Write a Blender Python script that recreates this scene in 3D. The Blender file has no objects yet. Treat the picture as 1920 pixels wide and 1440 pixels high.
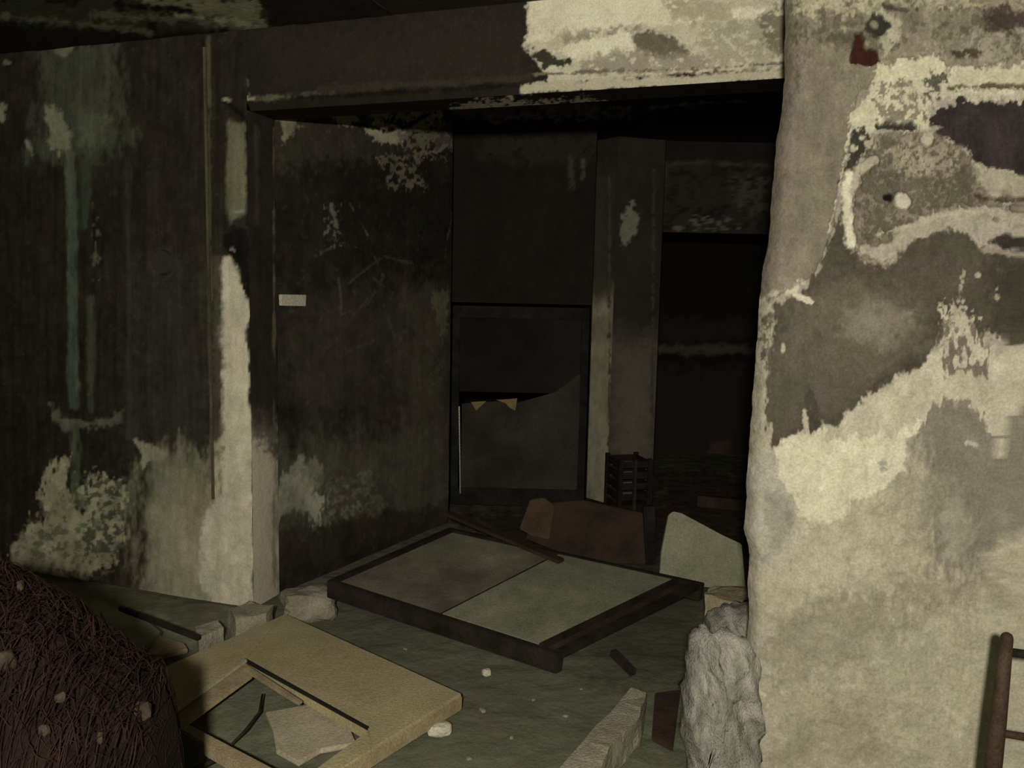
import bpy, bmesh, math, random
import numpy as np
from mathutils import Vector, Matrix

# ------------------------------------------------------------------ camera
F, CX, CY, EYE = 1500.0, 960.0, 720.0, 1.45
PITCH, ROLL = math.radians(6.1), math.radians(1.2)
sc = bpy.context.scene
cam_d = bpy.data.cameras.new('camera')
cam = bpy.data.objects.new('camera', cam_d)
sc.collection.objects.link(cam)
cam_d.sensor_width = 36.0
cam_d.lens = 36.0 * F / 1920.0
cam_d.clip_start = 0.02
RM = Matrix.Rotation(math.pi / 2 - PITCH, 3, 'X') @ Matrix.Rotation(ROLL, 3, 'Z')
cam.matrix_world = Matrix.Translation((0, 0, EYE)) @ RM.to_4x4()
sc.camera = cam
R = np.array(RM); CAM = np.array([0, 0, EYE])
# ------------------------------------------------------------------ light
w = bpy.data.worlds.new('world'); sc.world = w; w.use_nodes = True
w.node_tree.nodes['Background'].inputs[0].default_value = (0.75, 0.85, 0.7, 1)
w.node_tree.nodes['Background'].inputs[1].default_value = 0.018
ld = bpy.data.lights.new('hand_lamp', 'POINT')
ld.energy = 305; ld.color = (1, 0.925, 0.765); ld.shadow_soft_size = 0.05
lo = bpy.data.objects.new('hand_lamp', ld); lo.location = (-0.11, -0.50, 1.70)
sc.collection.objects.link(lo)
sc.view_settings.view_transform = 'Standard'; sc.view_settings.look = 'None'
sc.view_settings.gamma = 1; sc.view_settings.exposure = 0.0
sc.view_settings.use_curve_mapping = False

rnd = random.Random(7)
col = sc.collection

# ------------------------------------------------------------------ projection helpers
def ray(x, y): return R @ np.array([(x - CX) / F, -(y - CY) / F, -1.0])
def atz(x, y, z=0.0):
    d = ray(x, y); return Vector(CAM + d * (z - EYE) / d[2])
def aty(x, y, Y):
    d = ray(x, y); return Vector(CAM + d * Y / d[1])
def on_plane(x, y, p, n):
    d = Vector(ray(x, y)); c = Vector(CAM); t = (p - c).dot(n) / d.dot(n); return c + d * t
def to_px(P):
    q = (P - CAM) @ R
    return CX + F * q[:, 0] / -q[:, 2], CY - F * q[:, 1] / -q[:, 2]

# ------------------------------------------------------------------ noise
def _h(i, j, s):
    n = (i * 374761393 + j * 668265263 + s * 1442695041) & 0xffffffff
    n = ((n ^ (n >> 13)) * 1274126177) & 0xffffffff
    return ((n ^ (n >> 16)) & 0xffff) / 65535.0
def vnoise(x, y, s=0):
    xi = np.floor(x).astype(np.int64); yi = np.floor(y).astype(np.int64)
    fx = x - xi; fy = y - yi; fx = fx * fx * (3 - 2 * fx); fy = fy * fy * (3 - 2 * fy)
    a = _h(xi, yi, s); b = _h(xi + 1, yi, s); c = _h(xi, yi + 1, s); d = _h(xi + 1, yi + 1, s)
    return (a * (1 - fx) + b * fx) * (1 - fy) + (c * (1 - fx) + d * fx) * fy
def fbm(x, y, s=0, o=4):
    v = 0; a = 0.5; t = 0
    for k in range(o):
        v = v + a * vnoise(x * 2 ** k + 17.3 * k, y * 2 ** k + 5.1 * k, s + k); t += a; a *= 0.55
    return v / t * 2 - 1
def sdf_poly(x, y, pts):
    pts = np.array(pts, float); d = np.full(x.shape, 1e18); ins = np.zeros(x.shape, bool)
    for k in range(len(pts)):
        a = pts[k]; b = pts[k - 1]
        ex, ey = b - a; wx = x - a[0]; wy = y - a[1]
        t = np.clip((wx * ex + wy * ey) / (ex * ex + ey * ey + 1e-9), 0, 1)
        d = np.minimum(d, (wx - ex * t) ** 2 + (wy - ey * t) ** 2)
        c = (a[1] <= y) != (b[1] <= y)
        with np.errstate(divide='ignore', invalid='ignore'):
            xx = a[0] + (y - a[1]) / (b[1] - a[1] + 1e-12) * (b[0] - a[0])
        ins ^= c & (x < xx)
    d = np.sqrt(d); return np.where(ins, -d, d)
def sdf_line(x, y, pts):
    pts = np.array(pts, float); d = np.full(x.shape, 1e18)
    for k in range(len(pts) - 1):
        a = pts[k]; b = pts[k + 1]; ex, ey = b - a; wx = x - a[0]; wy = y - a[1]
        t = np.clip((wx * ex + wy * ey) / (ex * ex + ey * ey + 1e-9), 0, 1)
        d = np.minimum(d, (wx - ex * t) ** 2 + (wy - ey * t) ** 2)
    return np.sqrt(d)
def sst(a, b, v):
    t = np.clip((v - a) / (b - a), 0, 1); return t * t * (3 - 2 * t)

CREAM = (.66, .64, .50); WHITE = (.88, .85, .67); GREY = (.21, .19, .16); SOOT = (.030, .027, .022); LGREY = (.38, .355, .30)
# a stain layer: shape in the wall's own layout, colour, soft edge, ragged edge, strength, speckle, streak, h = thickness of the plaster left there
def S(kind, pts, c, soft=4, warp=8, a=1.0, speck=0, scale=14, streak=0, wd=5, h=None, mott=.12):
    return dict(kind=kind, pts=pts, c=c, soft=soft, warp=warp, a=a, speck=speck, scale=scale, streak=streak, wd=wd, h=h, mott=mott)
def P(pts, c, **k): return S('p', pts, c, **k)
def LN(pts, c, **k): return S('l', pts, c, **k)
def EL(x, y, rx, ry, c, **k):
    return S('p', [(x + rx * math.cos(t * math.pi / 8), y + ry * math.sin(t * math.pi / 8)) for t in range(16)], c, **k)

def paint(px, py, base, layers, seed=0, gain=.25, grime=0, vs=0, chroma=.06):
    n = len(px); C = np.tile(np.array(base, float), (n, 1)); Hh = np.zeros(n)
    C *= (1 + gain * fbm(px / 60, py / 80, seed, 4) + gain * fbm(px / 9, py / 12, seed + 9, 3))[:, None]
    for k, L in enumerate(layers):
        s = seed + 31 * (k + 1)
        d = sdf_poly(px, py, L['pts']) if L['kind'] == 'p' else sdf_line(px, py, L['pts']) - L['wd']
        sel = np.where(d < L['soft'] * 1.5 + L['warp'] * 2 + 4)[0]
        if not len(sel): continue
        x = px[sel]; y = py[sel]; sy = L['scale'] * (1 + 5 * L['streak'])
        d = d[sel] + L['warp'] * (1.6 * fbm(x / L['scale'], y / sy, s, 5) + .8 * fbm(x / 5, y / (7 + 12 * abs(L['streak'])), s + 2, 2))
        m = 1 - sst(-L['soft'], L['soft'], d)
        if L['speck']:
            q = fbm(x / (L['scale'] * .8), y / (sy * .8), s + 5, 4)
            m = m * sst(-.08, .12, q + (1 - L['speck']) * 1.2 - .6)
        m = (m * L['a'])[:, None]
        mt = 1 + L['mott'] * (fbm(x / 30, y / 45, s + 7, 3) + .8 * fbm(x / 6, y / 9, s + 8, 3))
        C[sel] = C[sel] * (1 - m) + np.array(L['c'])[None, :] * mt[:, None] * m
        if L['h'] is not None: Hh[sel] = Hh[sel] * (1 - m[:, 0]) + L['h'] * m[:, 0]
    if grime:
        q = fbm(px / 26, py / 30, seed + 400, 5) + .5 * fbm(px / 7, py / 9, seed + 401, 3)
        C *= np.clip(1 + grime * q, .3, 1.8)[:, None]
        q = fbm(px / 9, py / 13, seed + 402, 4) - .42; C += (np.clip(q * 6, 0, 1) * grime * .35)[:, None] * np.array((.5, .48, .38))[None, :] * (.3 + C.mean(1, keepdims=True) * 1.6)
    if vs:
        q = fbm(px / 8, py / 170, seed + 410, 4) + .6 * fbm(px / 3, py / 60, seed + 411, 2)
        C *= np.clip(1 + vs * q * (1 - np.clip(C.mean(1) * 1.8, 0, .75)), .3, 2)[:, None]
    q = fbm(px / 40, py / 60, seed + 420, 4)
    q = q * (1 - np.clip(C.mean(1) * 1.6, 0, .7))
    C *= np.stack([1 + chroma * q * 1.6, 1 - chroma * q, 1 + 0 * q], 1)
    return np.clip(C, .004, .9), Hh

# ------------------------------------------------------------------ materials
def nodes(name):
    m = bpy.data.materials.new(name); m.use_nodes = True
    return m, m.node_tree.nodes, m.node_tree.links, m.node_tree.nodes['Principled BSDF']
def wall_mat(name, bump=.25, rough=.9, grain=.16):
    m, N, L, b = nodes(name)
    at = N.new('ShaderNodeAttribute'); at.attribute_name = 'stain'
    tc = N.new('ShaderNodeTexCoord')
    no = N.new('ShaderNodeTexNoise'); no.inputs['Scale'].default_value = 160; no.inputs['Detail'].default_value = 5
    L.new(tc.outputs['Object'], no.inputs['Vector'])
    mr = N.new('ShaderNodeMapRange'); mr.inputs[1].default_value = .3; mr.inputs[2].default_value = .7
    mr.inputs[3].default_value = 1 - grain; mr.inputs[4].default_value = 1 + grain
    L.new(no.outputs[0], mr.inputs[0])
    mx = N.new('ShaderNodeVectorMath'); mx.operation = 'SCALE'
    L.new(at.outputs['Color'], mx.inputs[0]); L.new(mr.outputs[0], mx.inputs['Scale'])
    L.new(mx.outputs[0], b.inputs['Base Color'])
    b.inputs['Roughness'].default_value = rough; b.inputs['Specular IOR Level'].default_value = .15
    bp = N.new('ShaderNodeBump'); bp.inputs['Strength'].default_value = bump; bp.inputs['Distance'].default_value = .01
    n2 = N.new('ShaderNodeTexNoise'); n2.inputs['Scale'].default_value = 45; n2.inputs['Detail'].default_value = 6
    L.new(tc.outputs['Object'], n2.inputs['Vector'])
    L.new(n2.outputs[0], bp.inputs['Height']); L.new(bp.outputs[0], b.inputs['Normal'])
    return m
def dirt_mat(name, c1, c2, scale=8, rough=.85, bump=.3, metal=0, c3=None, stretch=(1, 1, 1), fine=120):
    m, N, L, b = nodes(name)
    tc = N.new('ShaderNodeTexCoord'); mp = N.new('ShaderNodeMapping'); mp.inputs['Scale'].default_value = stretch
    L.new(tc.outputs['Object'], mp.inputs['Vector'])
    no = N.new('ShaderNodeTexNoise'); no.inputs['Scale'].default_value = scale; no.inputs['Detail'].default_value = 8
    no.inputs['Roughness'].default_value = .65
    L.new(mp.outputs[0], no.inputs['Vector'])
    cr = N.new('ShaderNodeValToRGB'); e = cr.color_ramp.elements
    e[0].position = .35; e[0].color = (*c1, 1); e[1].position = .65; e[1].color = (*c2, 1)
    if c3: x = cr.color_ramp.elements.new(.74); x.color = (*c3, 1)
    L.new(no.outputs[0], cr.inputs[0])
    n3 = N.new('ShaderNodeTexNoise'); n3.inputs['Scale'].default_value = fine; n3.inputs['Detail'].default_value = 4
    L.new(mp.outputs[0], n3.inputs['Vector'])
    mr = N.new('ShaderNodeMapRange'); mr.inputs[1].default_value = .3; mr.inputs[2].default_value = .7
    mr.inputs[3].default_value = .8; mr.inputs[4].default_value = 1.2; L.new(n3.outputs[0], mr.inputs[0])
    mx = N.new('ShaderNodeVectorMath'); mx.operation = 'SCALE'
    L.new(cr.outputs[0], mx.inputs[0]); L.new(mr.outputs[0], mx.inputs['Scale'])
    L.new(mx.outputs[0], b.inputs['Base Color'])
    b.inputs['Roughness'].default_value = rough; b.inputs['Metallic'].default_value = metal
    b.inputs['Specular IOR Level'].default_value = .2
    bp = N.new('ShaderNodeBump'); bp.inputs['Strength'].default_value = bump; bp.inputs['Distance'].default_value = .008
    L.new(n3.outputs[0], bp.inputs['Height']); L.new(bp.outputs[0], b.inputs['Normal'])
    return m
WALL = wall_mat('stained_plaster'); WALLR = wall_mat('broken_plaster', .45)
DUST = dirt_mat('dusty_greenish_board', (.22, .225, .155), (.33, .33, .235), 6, c3=(.40, .39, .29))
DUST2 = dirt_mat('dusty_dark_board', (.12, .10, .08), (.25, .245, .18), 2.6, c3=(.33, .32, .24))
BEIGE = dirt_mat('dusty_beige_wood', (.40, .35, .20), (.50, .44, .265), 5, c3=(.55, .49, .33))
BEIGED = dirt_mat('worn_beige_edge', (.30, .24, .14), (.46, .38, .24), 9)
DARKW = dirt_mat('charred_wood', (.013, .011, .009), (.036, .027, .022), 9)
REDW = dirt_mat('reddish_brown_wood', (.034, .023, .017), (.068, .044, .032), 6)
RUSTY = dirt_mat('rusty_steel', (.014, .007, .006), (.034, .016, .013), 14, .8, .4, .1)
RUSTB = dirt_mat('rusty_steel_tube', (.045, .030, .020), (.085, .058, .038), 18, .7, .4, .2)
CONC = dirt_mat('broken_concrete', (.22, .20, .155), (.40, .375, .29), 7, bump=.6)
YCONC = dirt_mat('yellowish_masonry', (.20, .175, .10), (.46, .42, .28), 7, bump=.5)
PALE = dirt_mat('pale_plaster', (.5, .48, .38), (.66, .63, .52), 7, bump=.5)
GREYP = dirt_mat('grey_white_plaster', (.12, .115, .095), (.46, .45, .40), 4.5, bump=.9, c3=(.26, .235, .17), stretch=(2.4, 1, 1))
BLACK = dirt_mat('soot_and_shade_black', (.012, .011, .010), (.035, .032, .028), 7)
GLINT = dirt_mat('dull_metal', (.3, .3, .28), (.45, .45, .4), 9, .4, .2, .6)
CHAR = dirt_mat('soot_covered_masonry', (.030, .026, .021), (.06, .053, .043), 5)

# ------------------------------------------------------------------ object helpers
def tag(o, label, cat, group=None):
    o['label'] = label; o['category'] = cat
    if group: o['group'] = group
    return o
def link(name, me, mat, parent=None, smooth=False):
    o = bpy.data.objects.new(name, me); col.objects.link(o)
    if mat: me.materials.append(mat)
    if parent:
        o.parent = parent
        o.matrix_parent_inverse = Matrix.Translation(-parent.location)
    if smooth: me.polygons.foreach_set('use_smooth', [True] * len(me.polygons))
    return o
def empty(name, loc):
    o = bpy.data.objects.new(name, None); col.objects.link(o); o.location = loc; o.empty_display_size = .1
    return o
def bm_obj(name, bm, mat, parent=None, smooth=False, bevel=0):
    if bevel: bmesh.ops.bevel(bm, geom=bm.edges[:], offset=bevel, segments=2, affect='EDGES', clamp_overlap=True)
    bmesh.ops.recalc_face_normals(bm, faces=bm.faces)
    me = bpy.data.meshes.new(name); bm.to_mesh(me); bm.free()
    return link(name, me, mat, parent, smooth)
def prism_bm(pts, up, bm=None):
    """solid between the outline pts and the same outline moved by -up"""
    bm = bm or bmesh.new(); up = Vector(up)
    a = [bm.verts.new(Vector(p)) for p in pts]; b = [bm.verts.new(Vector(p) - up) for p in pts]
    n = len(a); bm.faces.new(a); bm.faces.new(b[::-1])
    for i in range(n): bm.faces.new((a[i], b[i], b[(i + 1) % n], a[(i + 1) % n]))
    return bm
def box_bm(c, s, rot=None, bm=None):
    bm = bm or bmesh.new()
    M = Matrix.Translation(c) @ (rot.to_4x4() if rot else Matrix()) @ Matrix.Diagonal((*s, 1))
    bmesh.ops.create_cube(bm, size=1, matrix=M); return bm
def bar_bm(a, b, w, h, up=(0, 0, 1), bm=None):
    """rectangular bar from a to b"""
    a = Vector(a); b = Vector(b); d = (b - a).normalized(); s = d.cross(Vector(up)).normalized(); u = s.cross(d)
    rot = Matrix((s, d, u)).transposed()
    return box_bm((a + b) / 2, (w, (b - a).length, h), rot, bm)
def tube_bm(pts, r, seg=8, bm=None):
    bm = bm or bmesh.new(); pts = [Vector(p) for p in pts]; rings = []
    for i, p in enumerate(pts):
        d = (pts[min(i + 1, len(pts) - 1)] - pts[max(i - 1, 0)]).normalized()
        s = d.cross(Vector((.31, .2, .93))).normalized(); u = s.cross(d)
        rr = r[i] if isinstance(r, (list, tuple)) else r
        rings.append([bm.verts.new(p + (s * math.cos(t * 2 * math.pi / seg) + u * math.sin(t * 2 * math.pi / seg)) * rr) for t in range(seg)])
    for i in range(len(rings) - 1):
        for t in range(seg):
            bm.faces.new((rings[i][t], rings[i][(t + 1) % seg], rings[i + 1][(t + 1) % seg], rings[i + 1][t]))
    bm.faces.new(rings[0][::-1]); bm.faces.new(rings[-1]); return bm
def rough_bm(bm, amp, cuts=3, seed=1, freq=9):
    """subdivide and roughen a solid: broken masonry"""
    bmesh.ops.subdivide_edges(bm, edges=bm.edges[:], cuts=cuts, use_grid_fill=True)
    bmesh.ops.triangulate(bm, faces=[f for f in bm.faces if len(f.verts) > 4])
    from mathutils import noise
    for v in bm.verts:
        q = v.co * freq + Vector((seed * 3.1, seed, 0))
        v.co += Vector((noise.noise(q), noise.noise(q + Vector((9, 0, 0))), noise.noise(q + Vector((0, 9, 0))))) * amp
        v.co += noise.noise_vector(v.co * freq * 3.3) * amp * .35
    return bm
def rock_bm(c, s, seed, rotz=0.0, sub=3, amp=.25):
    from mathutils import noise
    bm = bmesh.new(); bmesh.ops.create_icosphere(bm, subdivisions=sub, radius=1)
    rot = Matrix.Rotation(rotz, 3, 'Z')
    for v in bm.verts:
        p = v.co.copy(); m = max(abs(p.x), abs(p.y), abs(p.z)); p = p.lerp(p / m * .85, .6)
        p *= 1 + amp * noise.noise(v.co * 1.3 + Vector((seed, 0, 0))) + amp * .4 * noise.noise(v.co * 4 + Vector((0, seed, 0)))
        p = Vector((p.x * s[0], p.y * s[1], p.z * s[2])); v.co = rot @ p + Vector(c)
    return bm

# ------------------------------------------------------------------ wall builder
class Sheet:
    """collects stained grids into one mesh with a 'stain' colour attribute"""
    def __init__(s): s.V = []; s.F = []; s.C = []; s.n = 0
    def grid(s, G, base, layers, seed=0, flip=False, nrm=None, amp=.0, gain=.25, px=None, **kw):
        h, w, _ = G.shape; X = G.reshape(-1, 3)
        x, y = to_px(X) if px is None else px
        C, H = paint(x, y, base, layers, seed, gain, **kw)
        if nrm is not None:
            X = X + np.outer(H + amp * fbm(x / 70, y / 70, seed + 3, 4) + amp * .35 * fbm(x / 12, y / 12, seed + 4, 3), nrm)
        i = np.arange(h - 1)[:, None] * w + np.arange(w - 1)[None, :] + s.n
        q = np.stack([i, i + 1, i + w + 1, i + w], -1).reshape(-1, 4)
        if flip: q = q[:, ::-1]
        s.V.append(X); s.F.append(q); s.C.append(C); s.n += len(X)
    def build(s, name, mat, smooth=True):
        V = np.concatenate(s.V); Q = np.concatenate(s.F); C = np.concatenate(s.C)
        me = bpy.data.meshes.new(name); me.vertices.add(len(V)); me.vertices.foreach_set('co', V.ravel())
        me.loops.add(Q.size); me.loops.foreach_set('vertex_index', Q.ravel().astype(np.int32))
        me.polygons.add(len(Q)); me.polygons.foreach_set('loop_start', np.arange(0, Q.size, 4, dtype=np.int32))
        me.polygons.foreach_set('use_smooth', np.ones(len(Q), bool))
        me.update(calc_edges=True)
        at = me.color_attributes.new('stain', 'FLOAT_COLOR', 'POINT')
        at.data.foreach_set('color', np.concatenate([C, np.ones((len(C), 1))], 1).ravel())
        o = link(name, me, mat); o['kind'] = 'structure'; return o
def bil(a, b, c, d, nu, nv):
    """grid: a..b along u at v=0, d..c along u at v=1"""
    a, b, c, d = [np.array(q, float) for q in (a, b, c, d)]
    u = np.linspace(0, 1, nu)[None, :, None]; v = np.linspace(0, 1, nv)[:, None, None]
    return (a * (1 - u) + b * u) * (1 - v) + (d * (1 - u) + c * u) * v

# front wall plane (the wall with the wide opening)
LZ = 2.237; CEIL = 2.57
_a = atz(480, 205, LZ); _b = atz(1470, 143, LZ)
WD = Vector((_b.x - _a.x, _b.y - _a.y, 0)).normalized(); WN = Vector((WD.y, -WD.x, 0))   # WN points to the camera
W0 = Vector((_a.x, _a.y, 0))
def onW(x, y, off=0.0): return on_plane(x, y, W0 + WN * off, WN)
def Wx(x, y=700, off=0.0):
    p = onW(x, y, off); return Vector((p.x, p.y, 0))
def z(p, h): return Vector((p[0], p[1], h))
JAMB = Wx(470); JD = .2
JB = JAMB - WN * JD
FARL = Wx(-700); RWD = .60

# --------------------------------------------- layers of the left part of the front wall
LEFT = [
    P([(60,60),(215,70),(235,260),(180,300),(130,300),(60,290),(70,160)], (.105,.115,.085), soft=25, warp=25, a=.8, streak=.4),
    P([(85,200),(120,210),(130,240),(135,280),(110,290),(95,265)], (.32,.32,.22), soft=5, warp=8),
    P([(88,76),(140,76),(125,108),(108,100)], (.24,.25,.16), soft=4, warp=5),
    P([(140,200),(205,215),(195,270),(150,270)], (.13,.16,.10), soft=12, warp=12),
    P([(0,190),(12,200),(8,230),(0,225)], (.36,.35,.26), soft=3, warp=5), P([(50,262),(62,280),(60,292),(48,275)], (.3,.3,.22), soft=3, warp=4),
    EL(15, 118, 8, 4, (.25,.25,.2), soft=2, warp=3),
    LN([(133,290),(136,500),(138,760)], (.12,.155,.115), wd=9, soft=4, warp=4, streak=1, a=.9),
    LN([(160,300),(158,420)], (.07,.10,.07), wd=8, soft=6, warp=5, streak=1, a=.7),
    LN([(180,380),(184,520)], (.16,.17,.12), wd=5, soft=3, warp=6, speck=.7, streak=.6, scale=8),
    LN([(170,560),(172,770)], (.10,.115,.08), wd=6, soft=4, warp=5, streak=1, a=.8),
    LN([(240,300),(243,820)], (.055,.06,.05), wd=4, soft=3, warp=3, streak=1, a=.7),
    P([(90,755),(118,782),(165,790),(200,785),(233,765),(226,792),(190,803),(140,801),(120,806),(100,785)], (.15,.16,.11), soft=4, warp=6),
    LN([(140,800),(143,940)], (.12,.15,.10), wd=7, soft=4, warp=5, streak=1, a=.8),
    EL(305, 492, 24, 26, (.075,.07,.05), soft=14, warp=6, a=.7),
    P([(250,520),(390,520),(390,880),(260,900)], (.055,.055,.043), soft=60, warp=40, a=.7),
    # plaster patches low down
    P([(100,862),(128,858),(132,930),(148,955),(160,910),(175,880),(198,905),(220,930),(232,905),(240,945),(225,1000),(225,1040),(195,1060),(178,1085),(120,1110),(40,1100),(22,1060),(35,1010),(70,975),(85,930)],
      (.43,.41,.28), soft=5, warp=16, streak=.35, mott=.35),
    P([(80,940),(170,940),(220,1050),(150,1150),(60,1120),(20,1080)], (.14,.155,.10), soft=16, warp=26, speck=.6, a=.8),
    P([(160,900),(230,900),(235,1030),(160,1060)], (.09,.10,.065), soft=4, warp=16, speck=.5, a=.9, scale=10),
    EL(40, 1093, 9, 11, (.42,.38,.27), soft=3, warp=2),
    P([(252,824),(272,830),(296,840),(312,850),(306,866),(280,868),(268,880),(262,850)], (.40,.40,.30), soft=3, warp=5),
    P([(265,880),(330,840),(410,850),(410,1220),(250,1220),(258,1060)], (.28,.27,.185), soft=30, warp=25, streak=.5, mott=.2),
    P([(300,880),(320,880),(318,960),(306,960)], (.33,.31,.24), soft=8, warp=6, a=.6),
    P([(300,970),(400,930),(420,1220),(300,1220)], (.50,.47,.345), soft=40, warp=20, streak=.5, a=.7),
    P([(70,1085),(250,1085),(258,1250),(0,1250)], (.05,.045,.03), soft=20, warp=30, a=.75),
    P([(385,965),(420,940),(420,1220),(405,1220),(400,1130),(370,1080),(372,1030)], (.76,.72,.58), soft=6, warp=10, streak=.4),
    # column face
    LN([(391,70),(396,900)], (.17,.155,.10), wd=2.5, soft=2, warp=3, a=.75, streak=1),
    P([(413,500),(418,482),(432,478),(443,500),(450,530),(462,560),(468,590),(461,620),(466,650),(464,740),(474,790),(473,1220),(413,1220)], (.78,.74,.58), soft=4, warp=5, streak=.4, mott=.1),
    P([(400,480),(416,480),(416,860),(398,860)], (.11,.10,.065), soft=5, warp=5, a=.8),
    P([(398,830),(418,820),(418,1220),(396,1220)], (.68,.64,.50), soft=8, warp=8, streak=.4),
    P([(426,225),(458,235),(464,260),(462,400),(432,418),(424,400)], (.20,.20,.13), soft=5, warp=5, streak=.5),
    LN([(432,400),(455,395)], (.34,.34,.25), wd=2, soft=2, warp=2),
    LN([(424,192),(440,205),(462,225),(467,260),(467,420)], (.012,.011,.01), wd=4, soft=3, warp=3),
    P([(420,440),(440,424),(470,428),(470,560),(455,540),(448,500),(425,470)], (.012,.011,.01), soft=4, warp=6),
    LN([(422,462),(440,470)], (.3,.3,.24), wd=3, soft=2, warp=2, speck=.6),
    LN([(418,186),(430,188)], (.4,.4,.3), wd=3, soft=2, warp=2),
]
fs = Sheet()
lb = JAMB
fs.grid(bil(z(FARL, 0), z(JAMB, 0), z(JAMB, LZ), z(FARL, LZ), 440, 300), (.033,.028,.021), LEFT, 11, amp=.006, nrm=np.array(WN), gain=.3, vs=.42, grime=.25, chroma=.09)
fs.grid(bil(z(FARL, LZ), z(JAMB, LZ), z(JAMB, CEIL + .02), z(FARL, CEIL + .02), 440, 46), (.033,.028,.021), LEFT, 11, amp=.006, nrm=np.array(WN), gain=.3, vs=.42, grime=.25, chroma=.09)
# jamb (reveal of the opening)
JL = [
    P([(440,800),(530,800),(530,1260),(440,1260)], (.66,.61,.50), soft=35, warp=14, streak=.5, mott=.08),
    P([(462,760),(530,780),(530,850),(500,850),(480,820)], (.05,.045,.032), soft=12, warp=14, a=.8),
    LN([(513,240),(514,1100)], (.22,.20,.14), wd=1, soft=2, warp=3, a=.6, streak=.8),
    LN([(480,240),(482,420)], (.08,.08,.055), wd=4, soft=4, warp=3, a=.7, streak=1),
]
fs.grid(bil(z(JAMB, 0), z(JB, 0), z(JB, LZ), z(JAMB, LZ), 22, 300), (.038,.031,.025), JL, 21, gain=.25, vs=.25, chroma=.04)
# the lintel over the opening, from the column to behind the right wall
LR = Wx(1560)
LINT = [
    P([(380,60),(480,0),(480,200),(400,190)], (.028,.025,.02), soft=10, warp=10, a=.7),
    P([(988,-60),(1520,-60),(1520,128),(1330,134),(1160,150),(1030,156),(1016,128),(984,92),(990,70),(985,40)], (.66,.63,.49), soft=3, warp=5, mott=.08),
    P([(988,-60),(1330,-60),(1320,40),(1150,52),(1060,72),(985,80),(992,30)], WHITE, soft=4, warp=5, mott=.04),
    P([(1035,60),(1200,48),(1200,64),(1130,76),(1050,84)], (.24,.22,.17), soft=8, warp=9, a=.7, speck=.3),
    P([(1040,96),(1100,72),(1180,60),(1190,96),(1130,108),(1080,110)], WHITE, soft=4, warp=6),
    P([(1180,66),(1240,60),(1270,72),(1290,96),(1280,110),(1210,104),(1190,92)], (.19,.17,.125), soft=4, warp=7, mott=.25),
    P([(985,94),(1020,92),(1035,106),(1075,112),(1070,124),(1020,126),(1005,110)], (.05,.05,.035), soft=3, warp=7),
    P([(1080,120),(1130,98),(1300,92),(1330,116),(1300,132),(1100,140)], (.33,.30,.24), soft=6, warp=10, speck=.3, a=.8),
    P([(1300,50),(1420,30),(1460,60),(1460,130),(1330,128)], (.40,.375,.28), soft=12, warp=18, speck=.25, a=.75),
    P([(1240,0),(1300,-10),(1400,10),(1380,40),(1260,36)], (.52,.49,.37), soft=8, warp=8, speck=.3),
    P([(1420,20),(1500,10),(1500,110),(1430,90)], (.20,.18,.13), soft=8, warp=12, speck=.35, a=.9),
    P([(1370,15),(1440,12),(1430,32),(1375,34)], WHITE, soft=4, warp=5, speck=.1),
    LN([(1000,139),(1150,133),(1300,130),(1470,118)], (.20,.18,.14), wd=2, soft=2, warp=4, speck=.3),
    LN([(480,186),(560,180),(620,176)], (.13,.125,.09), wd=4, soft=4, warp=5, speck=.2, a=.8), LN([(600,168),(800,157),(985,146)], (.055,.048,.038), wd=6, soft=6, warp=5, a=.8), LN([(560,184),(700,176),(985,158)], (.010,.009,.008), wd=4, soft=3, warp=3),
    LN([(455,183),(475,184)], (.42,.42,.32), wd=4, soft=2, warp=2), LN([(495,185),(530,180)], (.16,.17,.11), wd=4, soft=3, warp=4),
    LN([(463,150),(468,182)], (.13,.13,.10), wd=2, soft=2, warp=2, speck=.3),
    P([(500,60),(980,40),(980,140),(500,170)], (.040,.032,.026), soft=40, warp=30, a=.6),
    LN([(985,167),(1100,160),(1300,152),(1475,138)], (.60,.57,.44), wd=9, soft=2.5, warp=4, mott=.08),
]
CH = .035     # chamfer along the lower edge
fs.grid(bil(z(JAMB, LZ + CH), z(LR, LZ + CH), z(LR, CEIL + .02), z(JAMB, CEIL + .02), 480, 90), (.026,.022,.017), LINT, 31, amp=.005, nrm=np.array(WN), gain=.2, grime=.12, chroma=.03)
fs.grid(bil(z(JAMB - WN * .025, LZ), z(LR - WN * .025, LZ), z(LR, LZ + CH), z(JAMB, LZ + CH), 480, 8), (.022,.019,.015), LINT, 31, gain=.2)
SOF = [P([(845,204),(900,190),(960,186),(1130,190),(1180,199),(1160,206),(1050,214),(900,226)], (.50,.45,.35), soft=5, warp=12, speck=.25, streak=-.15, a=.7),
       LN([(1000,206),(1100,204),(1180,198)], (.7,.66,.5), wd=3, soft=3, warp=5, speck=.3), LN([(900,222),(1050,214),(1190,212)], (.6,.56,.42), wd=3, soft=3, warp=6, speck=.25),
       LN([(1220,205),(1280,198),(1330,193),(1400,188)], (.75,.7,.52), wd=2.5, soft=2.5, warp=5, speck=.25, scale=12), EL(1275, 196, 14, 5, (.8,.75,.55), soft=2, warp=4),
       LN([(955,178),(960,186)], (.6,.56,.4), wd=4, soft=2, warp=2)]
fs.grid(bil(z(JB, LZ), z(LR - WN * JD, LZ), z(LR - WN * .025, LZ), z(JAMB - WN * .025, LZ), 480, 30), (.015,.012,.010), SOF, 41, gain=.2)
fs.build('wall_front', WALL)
# back side of the lintel and of the column (seen only from other positions)
bb = prism_bm([z(JB, LZ + .005), z(LR - WN * JD, LZ + .005), z(LR - WN * JD, CEIL), z(JB, CEIL)], -WN * .03)
o = bm_obj('trim_1', bb, BLACK); o['kind'] = 'structure'
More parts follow.
